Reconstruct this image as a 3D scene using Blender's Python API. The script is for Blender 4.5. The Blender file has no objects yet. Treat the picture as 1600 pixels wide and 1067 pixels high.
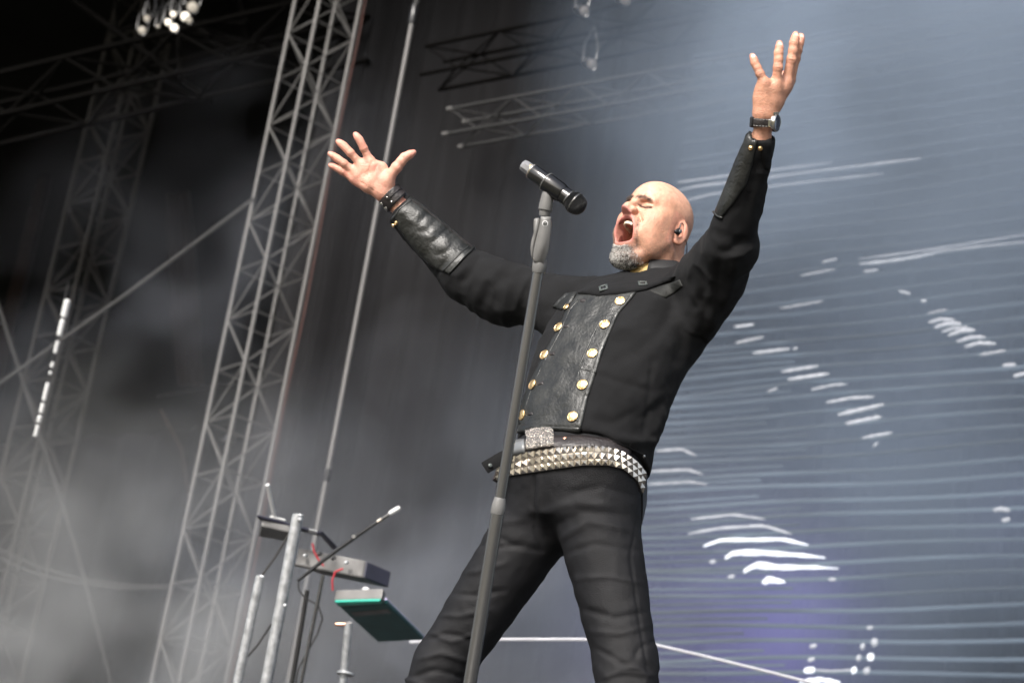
import bpy, math, random
import numpy as np
from mathutils import Vector, Matrix, Quaternion
from mathutils.bvhtree import BVHTree

random.seed(7)
rng = np.random.default_rng(11)
SC = bpy.context.scene
COL = SC.collection
rad = math.radians

# ------------------------------------------------------------------ camera
YAW, PITCH, ROLL = rad(37), rad(21), rad(9)
CAM = np.array([0.0, 0.0, 1.6])
fh = np.array([-math.sin(YAW), math.cos(YAW), 0.0])
r0 = np.array([math.cos(YAW), math.sin(YAW), 0.0])
zz = np.array([0.0, 0.0, 1.0])
FW = math.cos(PITCH) * fh + math.sin(PITCH) * zz
u0 = -math.sin(PITCH) * fh + math.cos(PITCH) * zz
RT = math.cos(ROLL) * r0 + math.sin(ROLL) * u0
UP = math.cos(ROLL) * u0 - math.sin(ROLL) * r0
LENS = 75.0
FPX = 1600 * LENS / 36.0
BAS = np.stack([RT, UP, -FW], 1)          # figure frame (right, up, towards lens) -> world
D0 = 5.2                                   # distance of the singer's pelvis

cam_d = bpy.data.cameras.new('camera')
cam = bpy.data.objects.new('camera', cam_d)
COL.objects.link(cam)
cam.matrix_world = Matrix([[RT[0], UP[0], -FW[0], CAM[0]], [RT[1], UP[1], -FW[1], CAM[1]],
                           [RT[2], UP[2], -FW[2], CAM[2]], [0, 0, 0, 1]])
cam_d.lens = LENS
cam_d.sensor_width = 36
cam_d.clip_end = 300
cam_d.clip_start = 0.05
cam_d.dof.use_dof = True
cam_d.dof.focus_distance = 5.35
cam_d.dof.aperture_fstop = 4.5
SC.camera = cam

# ------------------------------------------------------------------ light
SUN_TO = Vector((0.12, -0.80, 0.58)).normalized()
w = bpy.data.worlds.new('World')
SC.world = w
w.use_nodes = True
nt = w.node_tree
sky = nt.nodes.new('ShaderNodeTexSky')
sky.sky_type = 'NISHITA'
sky.sun_disc = False
sky.sun_elevation = math.asin(SUN_TO.z)
sky.sun_rotation = math.atan2(SUN_TO.x, SUN_TO.y)
sky.air_density = 1.0
sky.dust_density = 3.0
hs = nt.nodes.new('ShaderNodeHueSaturation')          # thin cloud: a paler sky
hs.inputs['Saturation'].default_value = 0.5
nt.links.new(sky.outputs[0], hs.inputs['Color'])
nt.links.new(hs.outputs[0], nt.nodes['Background'].inputs[0])
nt.nodes['Background'].inputs[1].default_value = 0.10
sd = bpy.data.lights.new('sun', 'SUN')
sd.energy = 2.6
sd.angle = rad(16)
sd.color = (1.0, 0.955, 0.90)
sun = bpy.data.objects.new('sun', sd)
COL.objects.link(sun)
sun.rotation_euler = SUN_TO.to_track_quat('Z', 'Y').to_euler()
sun.location = (0, -20, 30)

SC.view_settings.view_transform = 'Standard'
SC.view_settings.look = 'None'
SC.view_settings.gamma = 1.0
SC.view_settings.use_curve_mapping = False
SC.view_settings.exposure = 1.3
SC.render.engine = 'CYCLES'
cy = SC.cycles
cy.use_denoising = True
cy.use_adaptive_sampling = True
cy.use_light_tree = False
cy.adaptive_threshold = 0.04
cy.max_bounces = 6
cy.diffuse_bounces = 3
cy.glossy_bounces = 3
cy.transmission_bounces = 3
cy.volume_bounces = 0
cy.transparent_max_bounces = 8
cy.volume_step_rate = 3.0
cy.volume_max_steps = 10

# ------------------------------------------------------------------ frames
def J(px, py, d=0.0):
    """photo pixel at a distance (D0 - d) in front of the lens, figure frame"""
    D = D0 - d
    return np.array([(px - 800) / FPX * D, (533.5 - py) / FPX * D, -D])

def W(p):
    return np.asarray(p) @ BAS.T + CAM

def at(px, py, D):
    return W(J(px, py, D0 - D))

def toy(px, py, Y):
    """pixel ray met with the stage plane y = Y"""
    dr = FW + (px - 800) / FPX * RT + (533.5 - py) / FPX * UP
    return CAM + dr * (Y / dr[1])

def topx(V):
    return 800 + FPX * V[..., 0] / (-V[..., 2]), 533.5 - FPX * V[..., 1] / (-V[..., 2])

def nrm(v):
    v = np.asarray(v, float)
    return v / np.linalg.norm(v)

# ------------------------------------------------------------------ materials
def nodes_of(name):
    m = bpy.data.materials.new(name)
    m.use_nodes = True
    return m, m.node_tree, m.node_tree.nodes['Principled BSDF']

def mat(name, col, rough=0.6, metal=0.0, var=0.15, vscale=8.0, bump=0.0, bscale=60.0, spec=0.5, emit=None, estr=0.0,
        sheen=0.0, detail=4.0, stretch=(1, 1, 1), rvar=0.0, coat=0.0):
    m, t, b = nodes_of(name)
    N, L = t.nodes, t.links
    tc = N.new('ShaderNodeTexCoord')
    mp = N.new('ShaderNodeMapping')
    mp.inputs['Scale'].default_value = stretch
    L.new(tc.outputs['Object'], mp.inputs['Vector'])
    nz = N.new('ShaderNodeTexNoise')
    nz.inputs['Scale'].default_value = vscale
    nz.inputs['Detail'].default_value = detail
    L.new(mp.outputs[0], nz.inputs['Vector'])
    rmp = N.new('ShaderNodeMapRange')
    rmp.inputs[1].default_value = 0.3
    rmp.inputs[2].default_value = 0.7
    rmp.inputs[3].default_value = 1 - var
    rmp.inputs[4].default_value = 1 + var
    L.new(nz.outputs[0], rmp.inputs[0])
    mx = N.new('ShaderNodeVectorMath')
    mx.operation = 'SCALE'
    mx.inputs[0].default_value = col[:3]
    L.new(rmp.outputs[0], mx.inputs['Scale'])
    L.new(mx.outputs[0], b.inputs['Base Color'])
    b.inputs['Roughness'].default_value = rough
    if rvar:
        rr = N.new('ShaderNodeMapRange')
        rr.inputs[1].default_value = 0.3
        rr.inputs[2].default_value = 0.7
        rr.inputs[3].default_value = rough - rvar
        rr.inputs[4].default_value = rough + rvar
        L.new(nz.outputs[0], rr.inputs[0])
        L.new(rr.outputs[0], b.inputs['Roughness'])
    b.inputs['Metallic'].default_value = metal
    b.inputs['Specular IOR Level'].default_value = spec
    if sheen:
        b.inputs['Sheen Weight'].default_value = sheen
        b.inputs['Sheen Roughness'].default_value = 0.5
    if coat:
        b.inputs['Coat Weight'].default_value = coat
        b.inputs['Coat Roughness'].default_value = 0.15
    if bump:
        n2 = N.new('ShaderNodeTexNoise')
        n2.inputs['Scale'].default_value = bscale
        n2.inputs['Detail'].default_value = 4
        L.new(mp.outputs[0], n2.inputs['Vector'])
        bp = N.new('ShaderNodeBump')
        bp.inputs['Strength'].default_value = bump
        bp.inputs['Distance'].default_value = 0.01
        L.new(n2.outputs[0], bp.inputs['Height'])
        L.new(bp.outputs[0], b.inputs['Normal'])
    if emit:
        b.inputs['Emission Color'].default_value = (*emit, 1)
        b.inputs['Emission Strength'].default_value = estr
    return m

def attr_mat(name, rough=0.5, sss=0.0, bump=0.0, bscale=200.0, var=0.1, vscale=30.0, spec=0.4):
    """skin, hair: base colour from the point colour attribute 'Col' times mottling"""
    m, t, b = nodes_of(name)
    N, L = t.nodes, t.links
    at_ = N.new('ShaderNodeAttribute')
    at_.attribute_name = 'Col'
    tc = N.new('ShaderNodeTexCoord')
    nz = N.new('ShaderNodeTexNoise')
    nz.inputs['Scale'].default_value = vscale
    nz.inputs['Detail'].default_value = 5
    L.new(tc.outputs['Object'], nz.inputs['Vector'])
    rmp = N.new('ShaderNodeMapRange')
    rmp.inputs[1].default_value = 0.3
    rmp.inputs[2].default_value = 0.7
    rmp.inputs[3].default_value = 1 - var
    rmp.inputs[4].default_value = 1 + var
    L.new(nz.outputs[0], rmp.inputs[0])
    mx = N.new('ShaderNodeVectorMath')
    mx.operation = 'SCALE'
    L.new(at_.outputs['Color'], mx.inputs[0])
    L.new(rmp.outputs[0], mx.inputs['Scale'])
    L.new(mx.outputs[0], b.inputs['Base Color'])
    b.inputs['Roughness'].default_value = rough
    b.inputs['Specular IOR Level'].default_value = spec
    if sss:
        b.inputs['Subsurface Weight'].default_value = sss
        b.inputs['Subsurface Radius'].default_value = (1.0, 0.35, 0.2)
        b.inputs['Subsurface Scale'].default_value = 0.006
    if bump:
        n2 = N.new('ShaderNodeTexNoise')
        n2.inputs['Scale'].default_value = bscale
        n2.inputs['Detail'].default_value = 3
        L.new(tc.outputs['Object'], n2.inputs['Vector'])
        bp = N.new('ShaderNodeBump')
        bp.inputs['Strength'].default_value = bump
        bp.inputs['Distance'].default_value = 0.004
        L.new(n2.outputs[0], bp.inputs['Height'])
        L.new(bp.outputs[0], b.inputs['Normal'])
    return m

M = {}
M['skin'] = attr_mat('skin', 0.44, 0.10, 0.5, 300, 0.15, 75)
M['hair'] = attr_mat('beard_hair', 0.5, 0, 0, var=0.05)
M['cloth'] = mat('black_wool', (0.0060, 0.0061, 0.0068), 0.85, var=0.2, vscale=14, bump=0.25, bscale=500, spec=0.18, sheen=0.02)
M['leather'] = mat('black_leather', (0.0130, 0.0136, 0.0126), 0.45, var=0.35, vscale=26, bump=0.24, bscale=120, spec=0.5, rvar=0.14)
M['leather_plain'] = mat('brown_black_leather', (0.020, 0.016, 0.016), 0.38, var=0.3, vscale=30, bump=0.3, bscale=160)
M['leather_matt'] = mat('matt_black_leather', (0.016, 0.0165, 0.0155), 0.68, var=0.3, vscale=30, bump=0.25, bscale=140, spec=0.3)
M['denim'] = mat('black_denim', (0.0062, 0.0062, 0.0074), 0.64, var=0.25, vscale=16, bump=0.3, bscale=420, spec=0.25, sheen=0.0)
M['shirt'] = mat('black_shirt', (0.011, 0.011, 0.012), 0.7, var=0.2, bump=0.2, bscale=300)
M['khaki'] = mat('mustard_lining', (0.42, 0.29, 0.11), 0.7, var=0.15, bump=0.2, bscale=300)
M['gold'] = mat('brass_button', (0.86, 0.60, 0.30), 0.3, 1.0, var=0.18, vscale=200, bump=0.3, bscale=240)
M['silver'] = mat('nickel_stud', (0.70, 0.64, 0.56), 0.24, 0.95, var=0.12, vscale=60)
M['rhine'] = mat('hammered_silver', (0.50, 0.47, 0.44), 0.2, 0.95, var=0.9, vscale=330, bump=1.0, bscale=300)  # glitter contrast and dark hollows mottled into the base colour
M['copper'] = mat('copper_rivet', (0.75, 0.40, 0.28), 0.35, 1.0)
M['steel'] = mat('watch_steel', (0.62, 0.60, 0.57), 0.22, 1.0)
M['dial'] = mat('watch_dial', (0.05, 0.065, 0.10), 0.12, 0.2, coat=0.6)
M['thread'] = mat('pale_thread', (0.45, 0.43, 0.40), 0.8)
M['buckle'] = mat('dark_buckle', (0.055, 0.065, 0.062), 0.5, 0.3)
M['tooth'] = mat('tooth', (0.56, 0.48, 0.35), 0.3, var=0.1, vscale=80)
M['tongue'] = mat('tongue', (0.40, 0.13, 0.11), 0.35, var=0.2, vscale=60)
M['black_plastic'] = mat('black_plastic', (0.012, 0.012, 0.013), 0.3, var=0.2)
M['clear_grey'] = mat('grey_plastic', (0.12, 0.125, 0.13), 0.25, var=0.2)
M['shoe'] = mat('black_boot', (0.012, 0.012, 0.012), 0.4, var=0.2, bump=0.2)

# ------------------------------------------------------------------ object helpers
def tag(o, label=None, cat=None, group=None, kind=None):
    if label: o['label'] = label
    if cat: o['category'] = cat
    if group: o['group'] = group
    if kind: o['kind'] = kind
    return o

def empty(name, loc, label=None, cat=None, group=None):
    o = bpy.data.objects.new(name, None)
    o.empty_display_size = 0.1
    COL.objects.link(o)
    o.location = [float(v) for v in loc]
    return tag(o, label, cat, group)

def base_of(parent):
    b = np.zeros(3)
    while parent is not None:
        b = b + np.array(parent.location)
        parent = parent.parent
    return b

def mesh_np(name, V, faces_quad=None, faces=None, mt=None, smooth=True):
    """mesh data from world-space numpy verts"""
    me = bpy.data.meshes.new(name)
    V = np.asarray(V, np.float32)
    if faces_quad is not None:
        Q = np.asarray(faces_quad, np.int32)
        k = Q.shape[1]
        me.vertices.add(len(V))
        me.vertices.foreach_set('co', V.ravel())
        me.loops.add(Q.size)
        me.loops.foreach_set('vertex_index', Q.ravel())
        me.polygons.add(len(Q))
        me.polygons.foreach_set('loop_start', np.arange(0, Q.size, k, dtype=np.int32))
        me.update(calc_edges=True)
    else:
        me.from_pydata([tuple(map(float, v)) for v in V], [], [tuple(map(int, f)) for f in faces])
        me.update()
    if smooth:
        me.polygons.foreach_set('use_smooth', np.ones(len(me.polygons), bool))
    if mt is not None:
        me.materials.append(mt)
    return me

def put(name, V, faces=None, mt=None, parent=None, quad=None, smooth=True, col=None):
    """object from world-space verts; a child keeps coordinates relative to its thing"""
    b = base_of(parent)
    me = mesh_np(name, np.asarray(V) - b, quad, faces, mt, smooth)
    if col is not None:
        a = me.color_attributes.new('Col', 'FLOAT_COLOR', 'POINT')
        c = np.ones((len(col), 4), np.float32)
        c[:, :3] = col
        a.data.foreach_set('color', c.ravel())
    o = bpy.data.objects.new(name, me)
    COL.objects.link(o)
    if parent is not None:
        o.parent = parent
    return o

class MB:
    """collects shapes (world space) into one mesh"""
    def __init__(s):
        s.V, s.F = [], []
    def add(s, V, F):
        n = len(s.V)
        s.V += [tuple(map(float, v)) for v in V]
        s.F += [tuple(int(i) + n for i in f) for f in F]
        return s
    def box(s, c, ax, half, bev=0.0):
        c = np.asarray(c, float)
        A = np.asarray(ax, float)
        hx, hy, hz = half
        if not bev:
            V = [c + A[0] * x * hx + A[1] * y * hy + A[2] * z * hz for z in (-1, 1) for y in (-1, 1) for x in (-1, 1)]
            return s.add(V, [(0, 2, 3, 1), (4, 5, 7, 6), (0, 1, 5, 4), (2, 6, 7, 3), (0, 4, 6, 2), (1, 3, 7, 5)])
        V, F = [], []
        P = []
        for a, b_ in ((-1, -1), (1, -1), (1, 1), (-1, 1)):
            x0, y0 = a * hx, b_ * hy
            c1 = (x0 - a * bev, y0); c2 = (x0, y0 - b_ * bev)
            P += [c1, c2] if a * b_ > 0 and False else ([c1, c2] if (a, b_) in ((1, -1), (-1, 1)) else [c2, c1])
        rings = [(-hz, bev), (-hz + bev, 0), (hz - bev, 0), (hz, bev)]
        for z, ins in rings:
            for (x, y) in P:
                V.append(c + A[0] * x * (1 - ins / hx) + A[1] * y * (1 - ins / hy) + A[2] * z)
        n = 8
        for k in range(3):
            for i in range(n):
                j = (i + 1) % n
                F.append((k * n + i, k * n + j, (k + 1) * n + j, (k + 1) * n + i))
        F.append(tuple(range(n - 1, -1, -1)))
        F.append(tuple(3 * n + i for i in range(n)))
        return s.add(V, F)
    def tube(s, pts, r, n=8, cap=True):
        pts = [np.asarray(p, float) for p in pts]
        rs = r if hasattr(r, '__len__') else [r] * len(pts)
        V, F = [], []
        prev = None
        for i, p in enumerate(pts):
            t = nrm(pts[min(i + 1, len(pts) - 1)] - pts[max(i - 1, 0)])
            if prev is None:
                a = np.cross(t, [0, 0, 1.0])
                if np.linalg.norm(a) < 0.1:
                    a = np.cross(t, [1.0, 0, 0])
            else:
                a = prev - t * np.dot(prev, t)
            a = nrm(a); prev = a
            b_ = np.cross(t, a)
            for k in range(n):
                q = 2 * math.pi * k / n
                V.append(p + rs[i] * (math.cos(q) * a + math.sin(q) * b_))
        for i in range(len(pts) - 1):
            for k in range(n):
                F.append((i * n + k, i * n + (k + 1) % n, (i + 1) * n + (k + 1) % n, (i + 1) * n + k))
        if cap:
            F.append(tuple(range(n - 1, -1, -1)))
            F.append(tuple((len(pts) - 1) * n + k for k in range(n)))
        return s.add(V, F)
    def lathe(s, p, ax, prof, n=20):
        """prof: list of (along, radius)"""
        ax = nrm(ax)
        return s.tube([np.asarray(p, float) + ax * a for a, _ in prof], [max(q, 1e-4) for _, q in prof], n) if False else s._lathe(p, ax, prof, n)
    def _lathe(s, p, ax, prof, n):
        a = np.cross(ax, [0, 0, 1.0])
        if np.linalg.norm(a) < 0.1:
            a = np.cross(ax, [1.0, 0, 0])
        a = nrm(a); b_ = np.cross(ax, a)
        V, F = [], []
        for (h, q) in prof:
            for k in range(n):
                t = 2 * math.pi * k / n
                V.append(np.asarray(p) + ax * h + max(q, 1e-4) * (math.cos(t) * a + math.sin(t) * b_))
        for i in range(len(prof) - 1):
            for k in range(n):
                F.append((i * n + k, i * n + (k + 1) % n, (i + 1) * n + (k + 1) % n, (i + 1) * n + k))
        F.append(tuple(range(n - 1, -1, -1)))
        F.append(tuple((len(prof) - 1) * n + k for k in range(n)))
        return s.add(V, F)
    def build(s, name, mt, parent=None, smooth=True):
        o = put(name, np.array(s.V), s.F, mt, parent, smooth=False)
        if smooth:
            me = o.data
            me.polygons.foreach_set('use_smooth', np.ones(len(me.polygons), bool))
            try:
                me.set_sharp_from_angle(angle=rad(38))
            except Exception:
                pass
        return o

_unit = {}
def rod(name, p0, p1, r, mt, parent=None, n=8):
    """straight bar: shared unit cylinder, scaled"""
    key = (mt.name, n)
    if key not in _unit:
        V = [(math.cos(2 * math.pi * k / n), math.sin(2 * math.pi * k / n), z) for z in (0, 1) for k in range(n)]
        F = [(k, (k + 1) % n, n + (k + 1) % n, n + k) for k in range(n)]
        F += [tuple(range(n - 1, -1, -1)), tuple(range(n, 2 * n))]
        me = bpy.data.meshes.new('rod')
        me.from_pydata(V, [], F)
        me.polygons.foreach_set('use_smooth', np.ones(len(me.polygons), bool))
        try:
            me.set_sharp_from_angle(angle=rad(50))
        except Exception:
            pass
        me.materials.append(mt)
        _unit[key] = me
    o = bpy.data.objects.new(name, _unit[key])
    COL.objects.link(o)
    b = base_of(parent)
    p0 = np.asarray(p0, float) - b; p1 = np.asarray(p1, float) - b
    d = Vector(p1 - p0)
    o.location = Vector(p0)
    o.rotation_mode = 'QUATERNION'
    o.rotation_quaternion = d.to_track_quat('Z', 'Y')
    o.scale = (r, r, d.length)
    if parent is not None:
        o.parent = parent
    return o

# ------------------------------------------------------------------ distance fields
def _hash(ix, iy, iz, seed):
    n = (ix * 73856093) ^ (iy * 19349663) ^ (iz * 83492791) ^ (seed * 2654435761 & 0x7fffffff)
    n = (n ^ (n >> 13)) * 1274126177
    n = n & 0x7fffffff
    return (n & 0xffff) / 32767.5 - 1.0

def noise3(P, seed=0):
    P = np.asarray(P, np.float64)
    I = np.floor(P).astype(np.int64)
    f = P - I
    f = f * f * (3 - 2 * f)
    out = 0
    for dx in (0, 1):
        for dy in (0, 1):
            for dz in (0, 1):
                wgt = (f[..., 0] if dx else 1 - f[..., 0]) * (f[..., 1] if dy else 1 - f[..., 1]) * (f[..., 2] if dz else 1 - f[..., 2])
                out = out + wgt * _hash(I[..., 0] + dx, I[..., 1] + dy, I[..., 2] + dz, seed)
    return out

class SDF:
    def __init__(s, lo, hi, h):
        s.lo = np.asarray(lo, float); s.h = h
        s.n = np.ceil((np.asarray(hi) - s.lo) / h).astype(int) + 1
        s.F = np.full(s.n, 0.3, np.float32)
    def block(s, lo, hi):
        a = np.clip(np.floor((np.asarray(lo) - s.lo) / s.h).astype(int), 0, s.n)
        b = np.clip(np.ceil((np.asarray(hi) - s.lo) / s.h).astype(int) + 1, 0, s.n)
        sl = tuple(slice(a[i], b[i]) for i in range(3))
        g = [(s.lo[i] + s.h * np.arange(a[i], b[i])).astype(np.float32) for i in range(3)]
        X, Y, Z = np.meshgrid(*g, indexing='ij')
        return sl, X, Y, Z
    def op(s, fn, lo, hi, k, mode):
        pad = max(k, s.h * 3) + 0.012
        sl, X, Y, Z = s.block(np.asarray(lo) - pad, np.asarray(hi) + pad)
        if X.size == 0:
            return
        d = fn(X, Y, Z)
        A = s.F[sl]
        if mode == 'u':
            hh = np.clip(0.5 + 0.5 * (A - d) / k, 0, 1)
            s.F[sl] = A + (d - A) * hh - k * hh * (1 - hh)
        elif mode == 's':
            hh = np.clip(0.5 - 0.5 * (A + d) / k, 0, 1)
            s.F[sl] = A + (-d - A) * hh + k * hh * (1 - hh)
        elif mode == 'a':
            s.F[sl] = A + d
    def cone(s, a, b, ra, rb, k=0.01, mode='u', flat=None):
        a = np.asarray(a, float); b = np.asarray(b, float)
        ba = b - a; bb = float(ba @ ba) + 1e-12
        def fn(X, Y, Z):
            px, py, pz = X - a[0], Y - a[1], Z - a[2]
            t = np.clip((px * ba[0] + py * ba[1] + pz * ba[2]) / bb, 0, 1)
            qx, qy, qz = px - t * ba[0], py - t * ba[1], pz - t * ba[2]
            if flat is not None:      # (axis, factor): squash across one axis
                ax, fc = flat
                dn = qx * ax[0] + qy * ax[1] + qz * ax[2]
                e = dn * (1 / fc - 1)
                qx, qy, qz = qx + e * ax[0], qy + e * ax[1], qz + e * ax[2]
            return np.sqrt(qx * qx + qy * qy + qz * qz) - (ra + (rb - ra) * t)
        R = max(ra, rb)
        s.op(fn, np.minimum(a, b) - R, np.maximum(a, b) + R, k, mode)
    def ell(s, c, r, R=None, k=0.01, mode='u'):
        c = np.asarray(c, float); r = np.asarray(r, float)
        R = np.eye(3) if R is None else np.asarray(R, float)      # rows: axes
        def fn(X, Y, Z):
            px, py, pz = X - c[0], Y - c[1], Z - c[2]
            q = [(R[i][0] * px + R[i][1] * py + R[i][2] * pz) / r[i] for i in range(3)]
            k0 = np.sqrt(q[0] ** 2 + q[1] ** 2 + q[2] ** 2)
            k1 = np.sqrt((q[0] / r[0]) ** 2 + (q[1] / r[1]) ** 2 + (q[2] / r[2]) ** 2) + 1e-6
            return k0 * (k0 - 1) / k1
        ext = np.sqrt(((np.abs(R) * r[:, None]) ** 2).sum(0))
        s.op(fn, c - ext, c + ext, k, mode)
    def loft(s, pts, hw, hd, AX, k=0.02, mode='u'):
        """elliptic tube through pts; AX rows: lateral, along, front"""
        P = np.asarray(pts, float)
        R = np.asarray(AX, float)
        tt = P @ R[1]
        o = np.argsort(tt)
        P, tt = P[o], tt[o]; hw = np.asarray(hw)[o]; hd = np.asarray(hd)[o]
        lat, fro = P @ R[0], P @ R[2]
        def fn(X, Y, Z):
            a = R[0][0] * X + R[0][1] * Y + R[0][2] * Z
            t = R[1][0] * X + R[1][1] * Y + R[1][2] * Z
            c = R[2][0] * X + R[2][1] * Y + R[2][2] * Z
            tc = np.clip(t, tt[0], tt[-1])
            W_, H_ = np.interp(tc, tt, hw), np.interp(tc, tt, hd)
            u, v = (a - np.interp(tc, tt, lat)) / W_, (c - np.interp(tc, tt, fro)) / H_
            k0 = (np.abs(u) ** 2.3 + np.abs(v) ** 2.3 + 1e-9) ** (1 / 2.3)
            k1 = np.sqrt((u / W_) ** 2 + (v / H_) ** 2) + 1e-6
            d = k0 * (k0 - 1) / k1
            e = np.abs(t - tc)
            return np.where(e > 0, np.maximum(d, 0) * 0.7 + e + np.minimum(d, 0) * 0.0, d).astype(np.float32)
        Rm = max(hw.max(), hd.max())
        s.op(fn, P.min(0) - Rm, P.max(0) + Rm, k, mode)
    def ridge(s, pts, sig, amp):
        """amp > 0 carves a crease, < 0 raises a ridge along a polyline"""
        for a, b in zip(pts[:-1], pts[1:]):
            a = np.asarray(a, float); b = np.asarray(b, float)
            ba = b - a; bb = float(ba @ ba) + 1e-12
            def fn(X, Y, Z):
                px, py, pz = X - a[0], Y - a[1], Z - a[2]
                t = np.clip((px * ba[0] + py * ba[1] + pz * ba[2]) / bb, 0, 1)
                d2 = (px - t * ba[0]) ** 2 + (py - t * ba[1]) ** 2 + (pz - t * ba[2]) ** 2
                return amp * np.exp(-d2 / sig ** 2)
            s.op(fn, np.minimum(a, b) - 2.5 * sig, np.maximum(a, b) + 2.5 * sig, 0.001, 'a')
    def mesh(s, relax=1):
        F = s.F; h = s.h
        S = F < 0
        c = S[:-1, :-1, :-1].astype(np.int8)
        tot = np.zeros_like(c)
        offs = [(i, j, k) for i in (0, 1) for j in (0, 1) for k in (0, 1)]
        n = np.array(F.shape) - 1
        for (i, j, k) in offs:
            tot += S[i:n[0] + i, j:n[1] + j, k:n[2] + k]
        act = np.argwhere((tot > 0) & (tot < 8))
        idx = np.full(tot.shape, -1, np.int32)
        idx[act[:, 0], act[:, 1], act[:, 2]] = np.arange(len(act))
        vals = {o: F[act[:, 0] + o[0], act[:, 1] + o[1], act[:, 2] + o[2]] for o in offs}
        acc = np.zeros((len(act), 3)); cnt = np.zeros(len(act))
        for o in offs:
            for ax in range(3):
                if o[ax] == 0:
                    o2 = list(o); o2[ax] = 1; o2 = tuple(o2)
                    a, b = vals[o], vals[o2]
                    m = (a < 0) != (b < 0)
                    t = np.where(m, a / np.where(m, a - b, 1), 0)
                    p = np.tile(np.array(o, float), (len(act), 1))
                    p[:, ax] += t
                    acc += p * m[:, None]; cnt += m
        V = (act + acc / cnt[:, None]) * h + s.lo
        Q = []
        for ax in range(3):
            sa = [slice(None)] * 3; sb = [slice(None)] * 3
            sa[ax] = slice(0, -1); sb[ax] = slice(1, None)
            A, B = S[tuple(sa)], S[tuple(sb)]
            e = np.argwhere(A != B)
            u, v = (ax + 1) % 3, (ax + 2) % 3
            ok = (e[:, u] > 0) & (e[:, v] > 0) & (e[:, u] < n[u]) & (e[:, v] < n[v])
            e = e[ok]
            flip = A[e[:, 0], e[:, 1], e[:, 2]]
            q = []
            for (du, dv) in ((-1, -1), (0, -1), (0, 0), (-1, 0)):
                x = e.copy(); x[:, u] += du; x[:, v] += dv
                q.append(idx[x[:, 0], x[:, 1], x[:, 2]])
            q = np.stack(q, 1)
            q[~flip] = q[~flip][:, ::-1]
            Q.append(q)
        Q = np.concatenate(Q)
        Q = Q[(Q >= 0).all(1)]
        for _ in range(relax):
            V = V * 0.5 + nbr_mean(V, Q) * 0.5
        return V, Q

def nbr_mean(V, Q):
    acc = np.zeros_like(V); cnt = np.zeros(len(V))
    for a in range(4):
        i, j = Q[:, a], Q[:, (a + 1) % 4]
        for ax in range(3):
            acc[:, ax] += np.bincount(i, V[j, ax], len(V))
        cnt += np.bincount(i, minlength=len(V))
    return acc / np.maximum(cnt, 1)[:, None]

def normals(V, Q):
    d1 = V[Q[:, 2]] - V[Q[:, 0]]; d2 = V[Q[:, 3]] - V[Q[:, 1]]
    fn = np.cross(d1, d2)
    N = np.zeros_like(V)
    for a in range(4):
        for ax in range(3):
            N[:, ax] += np.bincount(Q[:, a], fn[:, ax], len(V))
    return N / (np.linalg.norm(N, axis=1, keepdims=True) + 1e-12)

def seg_d(P, pts):
    """distance of P (n,k) to a polyline"""
    best = np.full(len(P), 1e9)
    for a, b in zip(pts[:-1], pts[1:]):
        a = np.asarray(a, float); b = np.asarray(b, float)
        ba = b - a
        t = np.clip(((P - a) @ ba) / (ba @ ba + 1e-12), 0, 1)
        best = np.minimum(best, np.linalg.norm(P - a - t[:, None] * ba, axis=1))
    return best

def crease(V, N, poly, sig, amp, taper=True):
    """cloth fold: push the cloth on this side in (amp<0) or out along a line given in photo pixels"""
    x, y = topx(V)
    P = np.stack([x, y], 1)
    m = N[:, 2] > -0.15
    lo = np.min(poly, 0) - 4 * sig; hi = np.max(poly, 0) + 4 * sig
    m &= (P > lo).all(1) & (P < hi).all(1)
    if not m.any():
        return
    d = seg_d(P[m], poly)
    wt = np.exp(-(d / sig) ** 2)
    if taper:
        a, b = np.asarray(poly[0], float), np.asarray(poly[-1], float)
        t = ((P[m] - a) @ (b - a)) / ((b - a) @ (b - a))
        wt = wt * np.clip(np.minimum(t, 1 - t) * 4 + 0.35, 0, 1)
    V[m] += N[m] * (amp * wt * np.clip(N[m, 2] + 0.3, 0, 1))[:, None]

def bvh(V, Q):
    return BVHTree.FromPolygons(V.tolist(), Q.tolist())

def cast(tree, px, py):
    dr = J(px, py, D0 - 1.0)
    h = tree.ray_cast(Vector((0, 0, 0)), Vector(dr).normalized())
    if h[0] is None:
        return None, None
    n = np.array(h[1])
    if n @ dr > 0:
        n = -n
    return np.array(h[0]), n

def lerp_poly(poly, n):
    P = np.asarray(poly, float)
    s = np.concatenate([[0], np.cumsum(np.linalg.norm(np.diff(P, axis=0), axis=1))])
    t = np.linspace(0, s[-1], n)
    return np.stack([np.interp(t, s, P[:, i]) for i in range(P.shape[1])], 1)

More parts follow.
